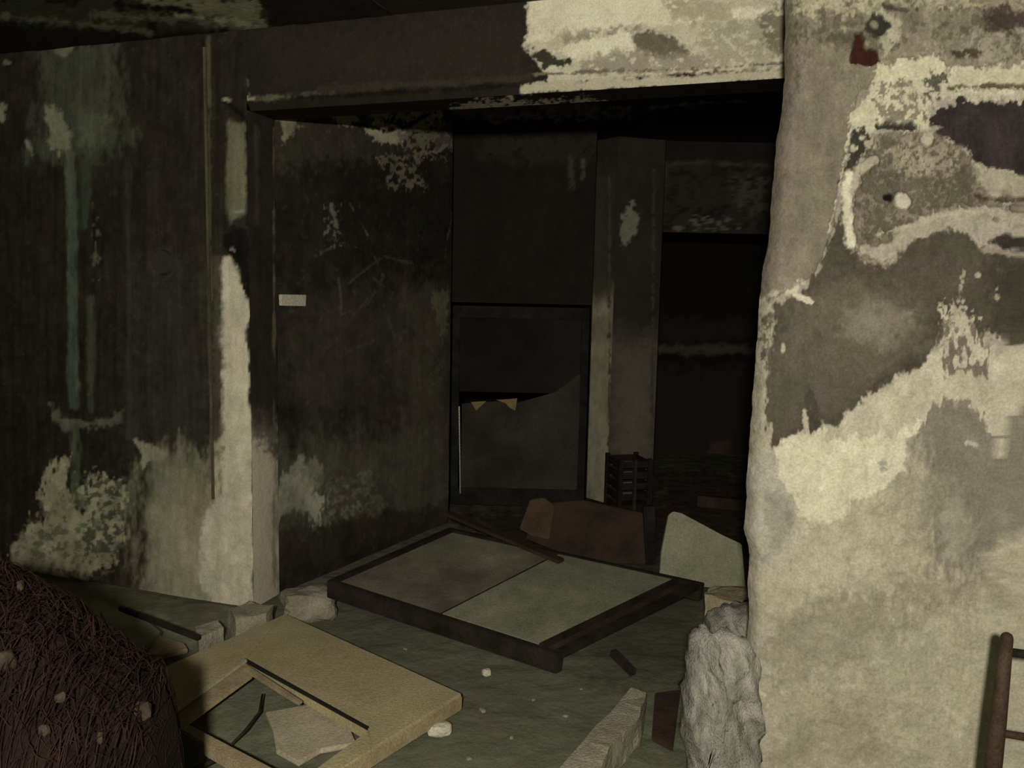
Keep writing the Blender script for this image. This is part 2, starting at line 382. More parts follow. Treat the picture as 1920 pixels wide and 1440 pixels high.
# corner strip at the left of the column
c0, c1 = Wx(397), Wx(413)
bb = prism_bm([z(c0 + WN * .02, .05), z(c1 + WN * .02, .05), z(c1 + WN * .02, CEIL), z(c0 + WN * .02, CEIL)], WN * .03)
bb.free()

# --------------------------------------------- right wall, nearer, broken plaster
RP = W0 + WN * RWD
def onR(x, y): return on_plane(x, y, RP, WN)
edge = [(1474,-160),(1472,0),(1470,140),(1469,180),(1457,250),(1449,330),(1441,450),(1424,540),(1420,620),(1411,740),(1404,830),(1398,930),(1395,1000),(1405,1050),(1401,1100),(1404,1160),(1398,1220),(1394,1280),(1391,1330),(1400,1400),(1412,1460),(1412,1620)]
ez = []; eu = []
for x, y in edge:
    p = onR(x, y); ez.append(p.z); eu.append((p - RP).dot(WD))
ez = np.array(ez)[::-1]; eu = np.array(eu)[::-1]
BROWN = (.20,.178,.138)
RIGHT = [
    # general tone of the lower wall
    P([(1380,900),(2300,840),(2300,1700),(1380,1700)], (.46,.435,.335), soft=60, warp=30, mott=.12),
    P([(1440,1020),(1560,1000),(1640,1040),(1600,1100),(1500,1110),(1440,1080)], (.50,.48,.39), soft=25, warp=20, a=.6, speck=.3, streak=.4),
    P([(1480,1150),(1680,1090),(1880,1060),(1900,1120),(1700,1160),(1600,1250),(1470,1290),(1430,1230)], (.285,.265,.205), soft=35, warp=35, a=.75),
    P([(1560,1120),(1900,1180),(1920,1260),(1700,1290),(1600,1240)], (.37,.36,.27), soft=30, warp=25, a=.5, streak=.5, speck=.4, scale=9),
    P([(1480,1330),(1640,1290),(1660,1440),(1440,1440)], (.33,.30,.22), soft=40, warp=30, a=.6),
    # grey sooty shade right of the bright patch
    P([(1740,740),(1800,720),(1960,760),(1960,960),(1880,1000),(1830,1080),(1740,1060),(1720,960),(1735,880),(1710,820)], (.215,.20,.165), soft=25, warp=30, a=.9, streak=.4),
    P([(1760,960),(1800,930),(1825,990),(1800,1050),(1770,1040)], (.36,.34,.28), soft=12, warp=12, a=.8),
    P([(1660,900),(1740,900),(1740,1040),(1690,1020)], (.33,.31,.245), soft=25, warp=20, a=.7),
    # cream patch
    P([(1450,832),(1480,812),(1500,800),(1560,792),(1600,762),(1660,728),(1700,700),(1735,690),(1735,770),(1722,800),(1700,830),(1692,880),(1660,915),(1600,940),(1580,975),(1530,982),(1500,968),(1480,930),(1458,880)], CREAM, soft=4, warp=6, h=.003, mott=.05),
    P([(1530,770),(1600,745),(1650,690),(1700,690),(1745,620),(1780,585),(1815,590),(1850,640),(1870,665),(1925,630),(1960,640),(1960,720),(1925,760),(1885,790),(1868,850),(1855,800),(1820,760),(1770,740),(1740,780),(1700,800),(1560,830)], (.52,.49,.39), soft=4, warp=15, streak=.3, h=.003, mott=.1),
    P([(1745,600),(1800,570),(1850,600),(1850,700),(1780,700)], (.12,.10,.085), soft=5, warp=14, speck=.45, streak=.3, scale=10, a=.85),
    LN([(1864,780),(1866,860)], (.47,.46,.38), wd=3, soft=3, warp=3), LN([(1815,830),(1832,834)], (.47,.46,.38), wd=5, soft=2, warp=3),
    LN([(1618,740),(1622,900)], (.40,.35,.25), wd=3, soft=5, warp=8, a=.4, streak=.6), EL(1655, 868, 8, 4, (.4,.38,.33), soft=2, warp=2), EL(1657, 880, 9, 4, (.4,.38,.33), soft=2, warp=2),
    # soot
    P([(1578,385),(1592,440),(1600,470),(1625,492),(1665,500),(1690,470),(1740,440),(1790,428),(1850,470),(1960,490),(1960,628),(1900,650),(1860,620),(1835,625),(1800,580),(1775,590),(1750,650),(1725,690),(1690,700),(1650,730),(1600,762),(1580,790),(1545,800),(1530,785),(1500,805),(1480,815),(1462,822),(1448,840),(1430,800),(1424,735),(1436,660),(1440,600),(1455,570),(1480,560),(1500,545),(1540,500),(1560,430)],
      (.078,.071,.054), soft=4, warp=8, streak=.15, h=.0, mott=.2),
    P([(1500,560),(1600,520),(1720,560),(1740,640),(1640,710),(1560,760),(1460,760),(1450,640)], (.145,.13,.10), soft=35, warp=20, a=.75),
    EL(1645, 605, 58, 40, (.24,.225,.185), soft=28, warp=16, a=.8), EL(1760, 530, 70, 45, (.10,.085,.07), soft=30, warp=16, a=.6),
    P([(1850,500),(1960,490),(1960,630),(1860,610)], (.042,.036,.03), soft=20, warp=16, a=.7),
    P([(1430,690),(1560,700),(1600,750),(1540,795),(1480,810),(1450,835),(1428,790)], (.10,.09,.072), soft=14, warp=12, a=.7),
    LN([(1520,745),(1528,800)], (.07,.063,.05), wd=9, soft=3, warp=8, streak=.6, scale=8), LN([(1508,770),(1512,806)], (.5,.48,.38), wd=3, soft=2, warp=3),
    LN([(1800,545),(1808,510)], (.34,.33,.26), wd=3, soft=2, warp=4, speck=.2, scale=6), LN([(1790,560),(1782,640)], (.34,.33,.26), wd=6, soft=2, warp=7, speck=.5, scale=7), EL(1833, 516, 5, 4, (.4,.38,.3), soft=2, warp=2), LN([(1868,540),(1870,558)], (.3,.28,.22), wd=3, soft=2, warp=3, speck=.3),
    P([(1760,570),(1800,560),(1840,600),(1800,620),(1765,600)], (.45,.43,.34), soft=3, warp=9, speck=.5, scale=8),
    # bare grey concrete strip with the broken corner
    P([(1440,-160),(1630,-160),(1625,60),(1612,130),(1606,190),(1592,250),(1584,310),(1572,350),(1560,430),(1540,480),(1528,512),(1500,528),(1470,545),(1440,566),(1410,580),(1410,300)], (.215,.192,.152), soft=2.5, warp=4, h=-.010, mott=.16),
    P([(1484,40),(1500,60),(1505,110),(1498,170),(1490,120)], (.10,.09,.065), soft=6, warp=8, a=.7, speck=.2),
    P([(1440,520),(1520,450),(1530,500),(1500,530),(1440,560)], (.26,.235,.19), soft=15, warp=10, a=.6),
    # mottled top
    P([(1480,-160),(1960,-160),(1960,122),(1780,128),(1700,140),(1600,170),(1560,120),(1500,90)], (.23,.21,.16), soft=8, warp=16, h=-.006, mott=.35),
    P([(1480,-160),(1700,-160),(1640,20),(1560,60),(1490,40)], (.42,.40,.28), soft=8, warp=14, speck=.55, scale=18, a=.8),
    P([(1500,10),(1960,-10),(1960,110),(1720,110),(1520,90)], (.09,.083,.06), soft=10, warp=20, speck=.6, scale=18, a=.65),
    P([(1700,100),(1960,20),(1960,118),(1760,118)], (.36,.34,.27), soft=10, warp=16, speck=.5, scale=10, a=.7), P([(1470,-20),(1960,-40),(1960,12),(1700,12),(1480,30)], (.48,.46,.33), soft=8, warp=14, speck=.45, scale=10, a=.7),
    P([(1560,60),(1600,60),(1600,75),(1540,80)], (.06,.065,.045), soft=6, warp=6, a=.7),
    EL(1885, 38, 40, 26, (.05,.035,.03), soft=10, warp=14, a=.9), LN([(1660,10),(1690,18),(1720,16)], (.07,.065,.05), wd=4, soft=4, warp=5),
    P([(1630,20),(1668,20),(1690,40),(1690,62),(1672,85),(1660,110),(1650,70),(1640,40)], (.46,.44,.34), soft=4, warp=6, speck=.15),
    EL(1646, 48, 22, 22, (.035,.035,.028), soft=5, warp=6), EL(1640, 45, 8, 8, (.2,.2,.15), soft=3, warp=2),
    P([(1604,60),(1618,58),(1622,84),(1640,92),(1652,112),(1640,122),(1595,118),(1598,80)], (.042,.013,.009), soft=3, warp=4, h=-.02),
    P([(1775,92),(1850,86),(1850,96),(1800,108)], (.07,.065,.045), soft=4, warp=6, speck=.2),
    P([(1560,150),(1620,130),(1650,180),(1600,230),(1560,200)], (.25,.225,.18), soft=8, warp=12, a=.7),
    # cream upper band with speckled plaster
    P([(1640,120),(1700,108),(1760,108),(1780,130),(1960,118),(1960,168),(1800,164),(1762,188),(1742,240),(1700,246),(1660,212),(1640,240),(1620,300),(1598,300),(1592,250),(1596,215),(1625,180)], (.56,.54,.41), soft=4, warp=12, h=.002, mott=.12),
    P([(1640,160),(1700,150),(1745,190),(1735,240),(1650,230),(1640,200)], (.24,.22,.17), soft=4, warp=12, speck=.5, scale=11),
    P([(1740,130),(1780,140),(1760,180),(1735,190)], (.11,.105,.08), soft=4, warp=10, speck=.3, scale=10),
    LN([(1780,165),(1850,160),(1960,163)], (.10,.09,.055), wd=4, soft=2, warp=3, h=-.006),
    LN([(1745,180),(1790,172),(1850,176),(1960,172)], (.52,.50,.40), wd=5, soft=3, warp=8, speck=.2),
    P([(1745,235),(1752,205),(1785,198),(1800,182),(1830,192),(1960,188),(1960,345),(1900,325),(1830,305),(1812,280),(1780,262)], (.036,.028,.029), soft=3, warp=8, h=-.004, mott=.3),
    LN([(1815,183),(1910,185)], (.5,.48,.38), wd=5, soft=2, warp=7, speck=.35, scale=8),
    P([(1596,240),(1622,238),(1626,262),(1616,305),(1600,335),(1574,345),(1590,290)], (.05,.045,.035), soft=3, warp=8, speck=.15, scale=10),
    EL(1599, 278, 6, 8, (.5,.48,.38), soft=2, warp=2), EL(1618, 258, 8, 5, (.5,.48,.38), soft=2, warp=3),
    # broken out ring round the socket
    P([(1600,330),(1640,262),(1660,250),(1735,248),(1800,275),(1822,300),(1835,325),(1870,380),(1960,392),(1960,440),(1850,405),(1780,402),(1720,425),(1680,455),(1665,496),(1622,490),(1604,460),(1600,400)], BROWN, soft=3, warp=7, h=-.016, mott=.3),
    P([(1640,250),(1735,245),(1790,280),(1810,330),(1780,340),(1700,310),(1640,300)], (.29,.26,.205), soft=10, warp=12, a=.8),
    P([(1605,300),(1660,262),(1735,258),(1800,285),(1822,330),(1850,385),(1720,415),(1660,470),(1620,440)], (.085,.08,.06), soft=6, warp=14, speck=.42, scale=9, a=.75, h=-.022), P([(1640,260),(1800,280),(1815,330),(1700,330)], (.38,.345,.27), soft=5, warp=12, speck=.4, scale=8, a=.7),
    P([(1615,330),(1700,320),(1800,340),(1810,380),(1700,400),(1640,410)], (.13,.12,.09), soft=14, warp=14, a=.7, speck=.45, scale=12),
    LN([(1648,236),(1715,238)], (.035,.033,.025), wd=6, soft=3, warp=4, h=-.02), EL(1667, 264, 22, 14, (.08,.08,.06), soft=6, warp=8, a=.8),
    LN([(1592,330),(1586,350),(1586,390),(1592,425),(1596,455)], CREAM, wd=9, soft=4, warp=5, h=.004), LN([(1603,345),(1606,320),(1640,300)], (.42,.39,.31), wd=8, soft=5, warp=5, h=.004),
    LN([(1620,470),(1660,480),(1690,445),(1740,418),(1800,398),(1860,398),(1930,415)], (.38,.35,.285), wd=14, soft=8, warp=8, h=.004, mott=.2),
    LN([(1640,440),(1700,425),(1760,403),(1850,395)], (.46,.43,.35), wd=5, soft=4, warp=6, h=.004, a=.8),
    LN([(1834,338),(1880,345),(1960,352)], (.36,.335,.26), wd=17, soft=3, warp=4, h=.001), LN([(1830,365),(1870,374),(1960,372)], (.06,.055,.035), wd=4, soft=3, warp=4, h=-.014),
    EL(1812, 333, 24, 22, (.085,.075,.058), soft=8, warp=8, a=.9, h=-.016), LN([(1880,362),(1920,380),(1960,400)], (.15,.13,.10), wd=7, soft=6, warp=4, a=.6),
    P([(1852,452),(1880,440),(1960,445),(1960,470),(1880,468)], (.04,.034,.03), soft=4, warp=5, h=-.012),
    LN([(1840,468),(1960,484)], (.30,.27,.21), wd=4, soft=3, warp=4, h=.003),
    EL(1668, 370, 12, 7, (.006,.006,.005), soft=3, warp=3, h=-.03), EL(1692, 376, 17, 17, (.52,.49,.40), soft=4, warp=2, h=.004), EL(1738, 262, 13, 13, (.50,.47,.37), soft=4, warp=3, h=.003),
    # white rim of the plaster break
    LN([(1592,250),(1584,300),(1572,350),(1563,400),(1552,440)], (.56,.54,.43), wd=2, soft=2, warp=3, h=0, speck=.15, scale=8),
    LN([(1476,548),(1492,545),(1503,525)], (.56,.54,.43), wd=5, soft=2, warp=4, speck=.1), LN([(1490,552),(1522,566)], (.60,.57,.46), wd=5, soft=2, warp=3), LN([(1420,568),(1450,552),(1480,540)], (.45,.42,.34), wd=4, soft=3, warp=6, speck=.3),
    # ragged left margin
    P([(1405,570),(1440,560),(1450,590),(1440,660),(1432,720),(1436,800),(1448,850),(1440,900),(1380,900)], (.42,.395,.31), soft=5, warp=12, mott=.2, streak=.3),
    P([(1424,590),(1446,590),(1440,660),(1428,670)], (.14,.125,.095), soft=5, warp=9, speck=.3, scale=10), EL(1468, 652, 4, 9, (.5,.48,.38), soft=2, warp=2),
    P([(1385,850),(1445,850),(1460,900),(1490,960),(1480,1010),(1440,1060),(1380,1020)], (.43,.42,.36), soft=8, warp=10, a=.8),
    P([(1430,920),(1480,930),(1490,980),(1460,1030),(1440,1000)], (.28,.275,.24), soft=10, warp=10, a=.7),
    P([(1380,1000),(1430,1010),(1430,1240),(1380,1240)], (.46,.43,.35), soft=10, warp=10, a=.7, streak=.4),
    LN([(1428,1298),(1440,1320)], (.55,.52,.38), wd=5, soft=3, warp=4), LN([(1424,1240),(1440,1262)], (.46,.45,.37), wd=4, soft=3, warp=4),
    LN([(1624,1040),(1632,1062)], (.50,.48,.38), wd=3, soft=3, warp=3), LN([(1850,1070),(1880,1092)], (.50,.48,.38), wd=4, soft=4, warp=3), LN([(1664,1310),(1670,1340)], (.48,.46,.36), wd=3, soft=3, warp=3),
    P([(1480,990),(1560,1000),(1640,980),(1650,1100),(1480,1110)], (.50,.48,.39), soft=8, warp=10, speck=.72, streak=.4, scale=7, a=.6),
    P([(1640,1120),(1920,1100),(1920,1260),(1640,1260)], (.47,.465,.37), soft=8, warp=10, speck=.75, streak=.5, scale=7, a=.5),
]
zmax = CEIL + .02
nz, nu = 640, 340
zz = np.linspace(-.02, zmax, nz); e = np.interp(zz, ez, eu)
e = e + .004 * fbm(zz * 22, zz * 0, 3, 4)
umax = 3.6
# columns bunch up towards the part in frame
t = np.linspace(0, 1, nu); t = np.where(t < .9, t / .9 * .42, .42 + (t - .9) / .1 * .58)
G = np.zeros((nz, nu, 3))
U = e[:, None] * (1 - t) + umax * t
d_edge = U - e[:, None]
inset = .05 * (1 - np.clip(d_edge / .05, 0, 1)) ** 2.2            # broken, rounded corner
G[..., 0] = RP.x + WD.x * U - WN.x * inset; G[..., 1] = RP.y + WD.y * U - WN.y * inset; G[..., 2] = zz[:, None]
rs = Sheet()
rs.grid(G, LGREY, RIGHT, 51, nrm=np.array(WN), amp=.008, gain=.2, grime=.22, vs=.10, chroma=.03)
# return face of the wall end and the back
B0 = G[:, 0, :]; DEP = .30
nb = 12; G2 = np.zeros((nz, nb, 3))
for k in range(nb):
    f = k / (nb - 1)
    G2[:, k, :] = B0 - np.outer(np.full(nz, DEP * f), np.array(WN)) + np.outer(.03 * f + .012 * fbm(zz * 12 + f * 3, zz * 3 + f * 8, 77, 3) * math.sin(math.pi * f), np.array(WD))
rs.grid(G2, (.30,.28,.22), RIGHT[:2], 61, flip=True, gain=.25)
Bk = G2[:, -1, :]
G3 = np.stack([Bk, Bk * 0 + np.array(RP + WD * umax - WN * DEP) * [1, 1, 0] + np.array([0, 0, 1]) * zz[:, None]], 1)
rs.grid(G3, SOOT, [], 62, flip=True, gain=.2)
rs.build('wall_right', WALLR)

# --------------------------------------------- room beyond
A2 = JB + WD * .0                       # start of its left wall
E2 = z(atz(840, 978), 0)
D2 = (E2 - A2).normalized(); N2 = Vector((D2.y, -D2.x, 0))
ROOM2 = [
    P([(500,195),(860,195),(905,240),(860,265),(800,280),(700,300),(600,300),(520,320),(500,260)], (.07,.062,.048), soft=16, warp=20, a=.8),
    P([(516,205),(565,205),(560,235),(545,262),(532,262),(525,235)], (.34,.34,.22), soft=5, warp=8, mott=.3),
    P([(630,202),(668,204),(664,236),(645,240),(632,228)], (.50,.49,.35), soft=3, warp=6),
    P([(680,235),(700,228),(745,240),(760,250),(755,275),(728,270),(705,262),(690,250)], (.52,.51,.36), soft=3, warp=8),
    P([(685,200),(800,198),(830,205),(815,240),(770,250),(750,225),(700,228)], (.46,.45,.33), soft=3, warp=10, speck=.25, scale=12),
    P([(740,250),(830,225),(850,280),(780,300)], (.26,.25,.18), soft=4, warp=12, speck=.4, scale=10),
    P([(710,290),(780,290),(800,350),(720,355)], (.20,.19,.14), soft=4, warp=12, speck=.5, scale=9),
    P([(820,240),(900,240),(900,300),(820,300)], (.16,.12,.11), soft=6, warp=12, speck=.55, scale=9),
    LN([(660,232),(720,245),(760,238),(800,215)], (.02,.018,.014), wd=3, soft=2, warp=4), LN([(724,205),(740,215),(735,228)], (.02,.018,.014), wd=4, soft=2, warp=3),
    P([(560,560),(845,520),(845,790),(600,770),(540,740)], (.072,.058,.048), soft=50, warp=30, a=.85),
    P([(750,560),(845,545),(845,990),(770,980)], (.105,.095,.07), soft=30, warp=20, a=.8, streak=.5),
    P([(812,548),(838,545),(838,620),(826,625),(812,580)], (.17,.17,.11), soft=4, warp=7),
    P([(510,840),(850,800),(850,960),(515,1000)], (.13,.125,.095), soft=45, warp=25, a=.8, streak=.3),
    P([(515,890),(560,858),(600,868),(610,900),(590,930),(612,980),(595,1000),(575,960),(545,960),(520,1000),(510,950)], (.30,.30,.235), soft=6, warp=12, streak=.5, mott=.3),
    P([(570,930),(610,925),(608,1000),(585,995)], (.42,.42,.32), soft=3, warp=9, speck=.35, streak=.5, scale=9),
    P([(600,900),(700,890),(720,960),(620,970)], (.20,.195,.14), soft=10, warp=16, speck=.5, scale=12),
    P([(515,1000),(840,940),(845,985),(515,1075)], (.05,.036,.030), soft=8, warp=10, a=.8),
    P([(600,380),(640,380),(640,470),(610,470)], (.16,.16,.13), soft=2, warp=5, speck=.75, scale=8),
    LN([(620,385),(632,430)], (.20,.19,.15), wd=2, soft=2, warp=3, speck=.3), LN([(655,380),(690,440)], (.11,.10,.08), wd=1, soft=1.2, warp=2), LN([(852,380),(838,450)], (.10,.095,.08), wd=1, soft=1.2, warp=2),
    LN([(590,480),(640,455),(700,475),(720,520),(690,570),(640,590),(635,520)], (.09,.085,.07), wd=1.2, soft=1.4, warp=3, speck=.3),
    LN([(640,540),(720,480),(790,500)], (.08,.075,.06), wd=1, soft=1.2, warp=3), LN([(690,560),(640,620),(650,660),(700,640)], (.085,.08,.065), wd=1, soft=1.2, warp=3),
    LN([(720,570),(745,650),(770,600),(800,660)], (.10,.095,.075), wd=1, soft=1.2, warp=3), LN([(760,570),(830,690)], (.12,.11,.085), wd=1, soft=1.2, warp=2), LN([(700,520),(800,600)], (.08,.075,.06), wd=1, soft=1.2, warp=3),
    LN([(552,585),(556,635)], (.055,.05,.035), wd=10, soft=10, warp=6, a=.7),
]
ls = Sheet()
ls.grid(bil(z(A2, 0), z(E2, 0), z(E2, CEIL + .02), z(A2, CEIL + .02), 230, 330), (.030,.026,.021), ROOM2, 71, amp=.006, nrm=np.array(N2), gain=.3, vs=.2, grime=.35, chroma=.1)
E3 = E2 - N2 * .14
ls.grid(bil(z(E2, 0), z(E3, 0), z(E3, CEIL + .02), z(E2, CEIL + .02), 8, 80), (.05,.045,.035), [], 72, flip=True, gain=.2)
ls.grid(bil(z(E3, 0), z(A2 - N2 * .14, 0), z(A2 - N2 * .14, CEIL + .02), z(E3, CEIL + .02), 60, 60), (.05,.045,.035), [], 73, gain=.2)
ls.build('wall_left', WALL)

# far wall with a doorway (x 845..1105) and a wide opening right of the column
YF = 5.75
def fz(x, y, Y=YF): return aty(x, y, Y)
YW = 5.36          # the doorway stands nearer than the column
DT = fz(970, 569, YW).z
xl, xr = fz(846, 700, YW).x - .01, fz(1104, 750, YW).x
oz = fz(1330, 437).z; xo = fz(1232, 700).x
FAR = [
    P([(900,250),(1120,250),(1130,300),(1000,310),(900,300)], (.05,.045,.036), soft=14, warp=14, a=.6, speck=.3),
    LN([(1093,300),(1095,330)], (.12,.115,.09), wd=4, soft=3, warp=4, speck=.2), LN([(1070,300),(1072,350)], (.07,.065,.05), wd=5, soft=4, warp=4, speck=.3),
    P([(1235,300),(1600,305),(1600,445),(1235,440)], (.050,.042,.036), soft=6, warp=6, a=.9, speck=.3),
    LN([(1240,310),(1300,305),(1445,312),(1600,318)], (.075,.072,.055), wd=3, soft=3, warp=4), LN([(1250,310),(1240,345)], (.07,.065,.05), wd=4, soft=3, warp=4),
    P([(1370,330),(1450,330),(1450,400),(1375,395)], (.09,.078,.07), soft=5, warp=10, speck=.45, scale=10),
    P([(1300,405),(1380,405),(1380,432),(1300,430)], (.17,.155,.14), soft=3, warp=8, speck=.62, scale=8), EL(1272, 427, 7, 4, (.17,.16,.14), soft=2, warp=3),
]
fw = Sheet(); yn = np.array([0., -1, 0])
XL0 = E2.x - 1.2; XR0 = 4.4
def fq(x0, x1, z0, z1, nx, nzv, base, lay, sd, Y=YF, **k):
    fw.grid(bil((x0, Y, z0), (x1, Y, z0), (x1, Y, z1), (x0, Y, z1), nx, nzv), base, lay, sd, nrm=yn, amp=.005, **k)
TOP = CEIL + .02
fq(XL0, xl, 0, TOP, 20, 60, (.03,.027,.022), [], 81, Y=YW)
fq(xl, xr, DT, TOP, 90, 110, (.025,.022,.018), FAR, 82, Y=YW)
fw.grid(bil((xr, YW, 0), (xr, YF + .1, 0), (xr, YF + .1, TOP), (xr, YW, TOP), 6, 20), (.03,.027,.022), [], 84)
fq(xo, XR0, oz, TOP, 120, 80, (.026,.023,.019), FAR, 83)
# doorway reveals and opening soffit
def quad(a, b, c, d, base, nx=6, nzv=6, sd=90): fw.grid(bil(a, b, c, d, nx, nzv), base, [], sd, gain=.2)
TH = .22
quad((xl, YW, 0), (xl, YW + TH, 0), (xl, YW + TH, DT), (xl, YW, DT), (.03,.027,.022))
quad((xl, YW, DT), (xl, YW + TH, DT), (xr, YW + TH, DT), (xr, YW, DT), (.02,.018,.015))
quad((xo, YF, oz), (xo, YF + TH, oz), (XR0, YF + TH, oz), (XR0, YF, oz), (.02,.018,.015))
fw.build('wall_back', WALL)
# the column between the two openings: left face, front face
PC0 = fz(1102, 750, YF + .05); PC1 = fz(1144, 750, YF - .12); PC2 = fz(1229, 750, YF - .02)
POST = [
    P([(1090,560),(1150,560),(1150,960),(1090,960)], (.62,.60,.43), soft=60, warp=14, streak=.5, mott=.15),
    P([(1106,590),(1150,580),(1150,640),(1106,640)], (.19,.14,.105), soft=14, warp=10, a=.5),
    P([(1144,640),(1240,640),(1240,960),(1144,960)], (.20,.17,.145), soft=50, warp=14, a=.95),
    P([(1100,320),(1146,320),(1146,560),(1100,560)], (.10,.095,.07), soft=30, warp=10, a=.8, streak=.6),
    P([(1172,390),(1186,378),(1198,410),(1190,440),(1172,462),(1166,450)], (.28,.29,.22), soft=3, warp=7, mott=.2),
    LN([(1143,330),(1142,900)], (.12,.115,.085), wd=2, soft=2, warp=3, speck=.2),
    LN([(1226,320),(1222,880)], (.10,.09,.07), wd=2, soft=2, warp=3, speck=.2),
]
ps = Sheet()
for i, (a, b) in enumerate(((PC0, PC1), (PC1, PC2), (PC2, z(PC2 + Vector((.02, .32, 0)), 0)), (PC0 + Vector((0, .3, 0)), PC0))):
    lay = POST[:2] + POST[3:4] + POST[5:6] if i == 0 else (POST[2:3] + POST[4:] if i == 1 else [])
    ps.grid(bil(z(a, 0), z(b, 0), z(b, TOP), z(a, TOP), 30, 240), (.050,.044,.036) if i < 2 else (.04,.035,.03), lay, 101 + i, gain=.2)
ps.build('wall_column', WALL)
# space behind: back chamber wall with a low sill, and the end wall
YB = 7.6
cs = Sheet()
CH2 = [
    LN([(1150,655),(1300,653),(1500,660)], (.11,.10,.08), wd=8, soft=6, warp=8, mott=.2),
    P([(1200,600),(1460,600),(1460,640),(1200,640)], (.035,.031,.027), soft=16, warp=12),
    P([(1200,690),(1460,690),(1460,960),(1200,960)], (.045,.035,.031), soft=26, warp=20, a=.9),
    P([(1330,830),(1370,825),(1370,900),(1330,900)], (.12,.09,.08), soft=6, warp=8, a=.6),
]
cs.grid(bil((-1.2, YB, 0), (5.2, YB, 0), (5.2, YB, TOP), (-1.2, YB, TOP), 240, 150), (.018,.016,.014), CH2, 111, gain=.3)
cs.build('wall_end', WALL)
# side walls of the far spaces
for nm, p, q in (('wall_far_right', (4.4, 2.4), (4.4, 7.7)), ('wall_far_left', (-1.6, 7.7), (-1.6, 4.6))):
    bb = prism_bm([(p[0], p[1], 0), (q[0], q[1], 0), (q[0], q[1], TOP), (p[0], p[1], TOP)], Vector((-.1, 0, 0)) if 'right' in nm else Vector((.1, 0, 0)))
    o = bm_obj(nm, bb, CHAR); o['kind'] = 'structure'

# --------------------------------------------- ceilings and floor
STRK = [
    P([(-100,-60),(500,-60),(498,66),(300,56),(120,48),(-100,44)], (.07,.075,.052), soft=10, warp=10, speck=.35, scale=30, a=.7),
    P([(250,-5),(380,-8),(480,5),(500,50),(470,55),(380,28),(290,15)], (.30,.30,.19), soft=7, warp=10, mott=.3, speck=.15),
    LN([(0,30),(60,36),(130,42),(200,50),(280,62)], (.24,.235,.17), wd=4, soft=6, warp=8, a=.8, speck=.15), LN([(180,28),(300,34),(420,44),(490,54)], (.22,.225,.15), wd=6, soft=6, warp=8, a=.8),
    LN([(330,26),(400,36),(480,48)], (.46,.46,.32), wd=4, soft=4, warp=6, speck=.2),
    LN([(440,35),(500,60)], (.42,.43,.28), wd=4, soft=4, warp=6, speck=.2),
    LN([(220,6),(280,14),(360,20)], (.012,.011,.01), wd=5, soft=4, warp=5),
]
c = Sheet()
pl = Wx(-900) ; pr = Wx(1700)
JQ = JAMB + WD * .7
c.grid(bil(z(pl, CEIL), z(JQ, CEIL), z(JQ + WN * 1.4, CEIL), z(pl + WN * 1.4, CEIL), 440, 200), (.020,.017,.013), STRK, 121, gain=.3, nrm=np.array([0, 0, -1.]), amp=.006)
c.grid(bil(z(JQ, CEIL), z(pr + WD, CEIL), z(pr + WD + WN * 5, CEIL), z(JQ + WN * 5, CEIL), 40, 40), (.03,.026,.02), [], 122, gain=.3)
c.grid(bil(z(pl + WN * 1.4, CEIL), z(JQ + WN * 1.4, CEIL), z(JQ + WN * 5, CEIL), z(pl + WN * 5, CEIL), 20, 20), (.03,.026,.02), [], 123, gain=.3)
c.build('ceiling', WALL)
c = Sheet()
CE2 = [
    P([(860,196),(1000,186),(1110,190),(1130,206),(1020,214),(900,226),(850,222)], (.15,.13,.10), soft=5, warp=9, speck=.3, scale=16),
    P([(900,214),(1160,204),(1180,218),(1000,224),(920,232)], (.22,.195,.155), soft=3, warp=7, speck=.45, scale=12),
    LN([(1220,203),(1280,196),(1330,193),(1395,190)], (.24,.225,.17), wd=2.5, soft=2, warp=5, speck=.2, scale=12),
    LN([(1000,200),(1180,203)], (.2,.18,.14), wd=2, soft=2, warp=5, speck=.3),
]
c.grid(bil((-1.8, 2.2, CEIL), (4.5, 2.2, CEIL), (4.5, 7.7, CEIL), (-1.8, 7.7, CEIL), 420, 520), (.020,.017,.014), CE2, 131, gain=.3, flip=True)
o = c.build('ceiling_back_room', WALL)
# trim the part of this ceiling that lies in front of the wall plane
bm = bmesh.new(); bm.from_mesh(o.data)
kill = [f for f in bm.faces if (f.calc_center_median() - W0).dot(WN) > -.1]
bmesh.ops.delete(bm, geom=kill, context='FACES'); bm.to_mesh(o.data); bm.free()

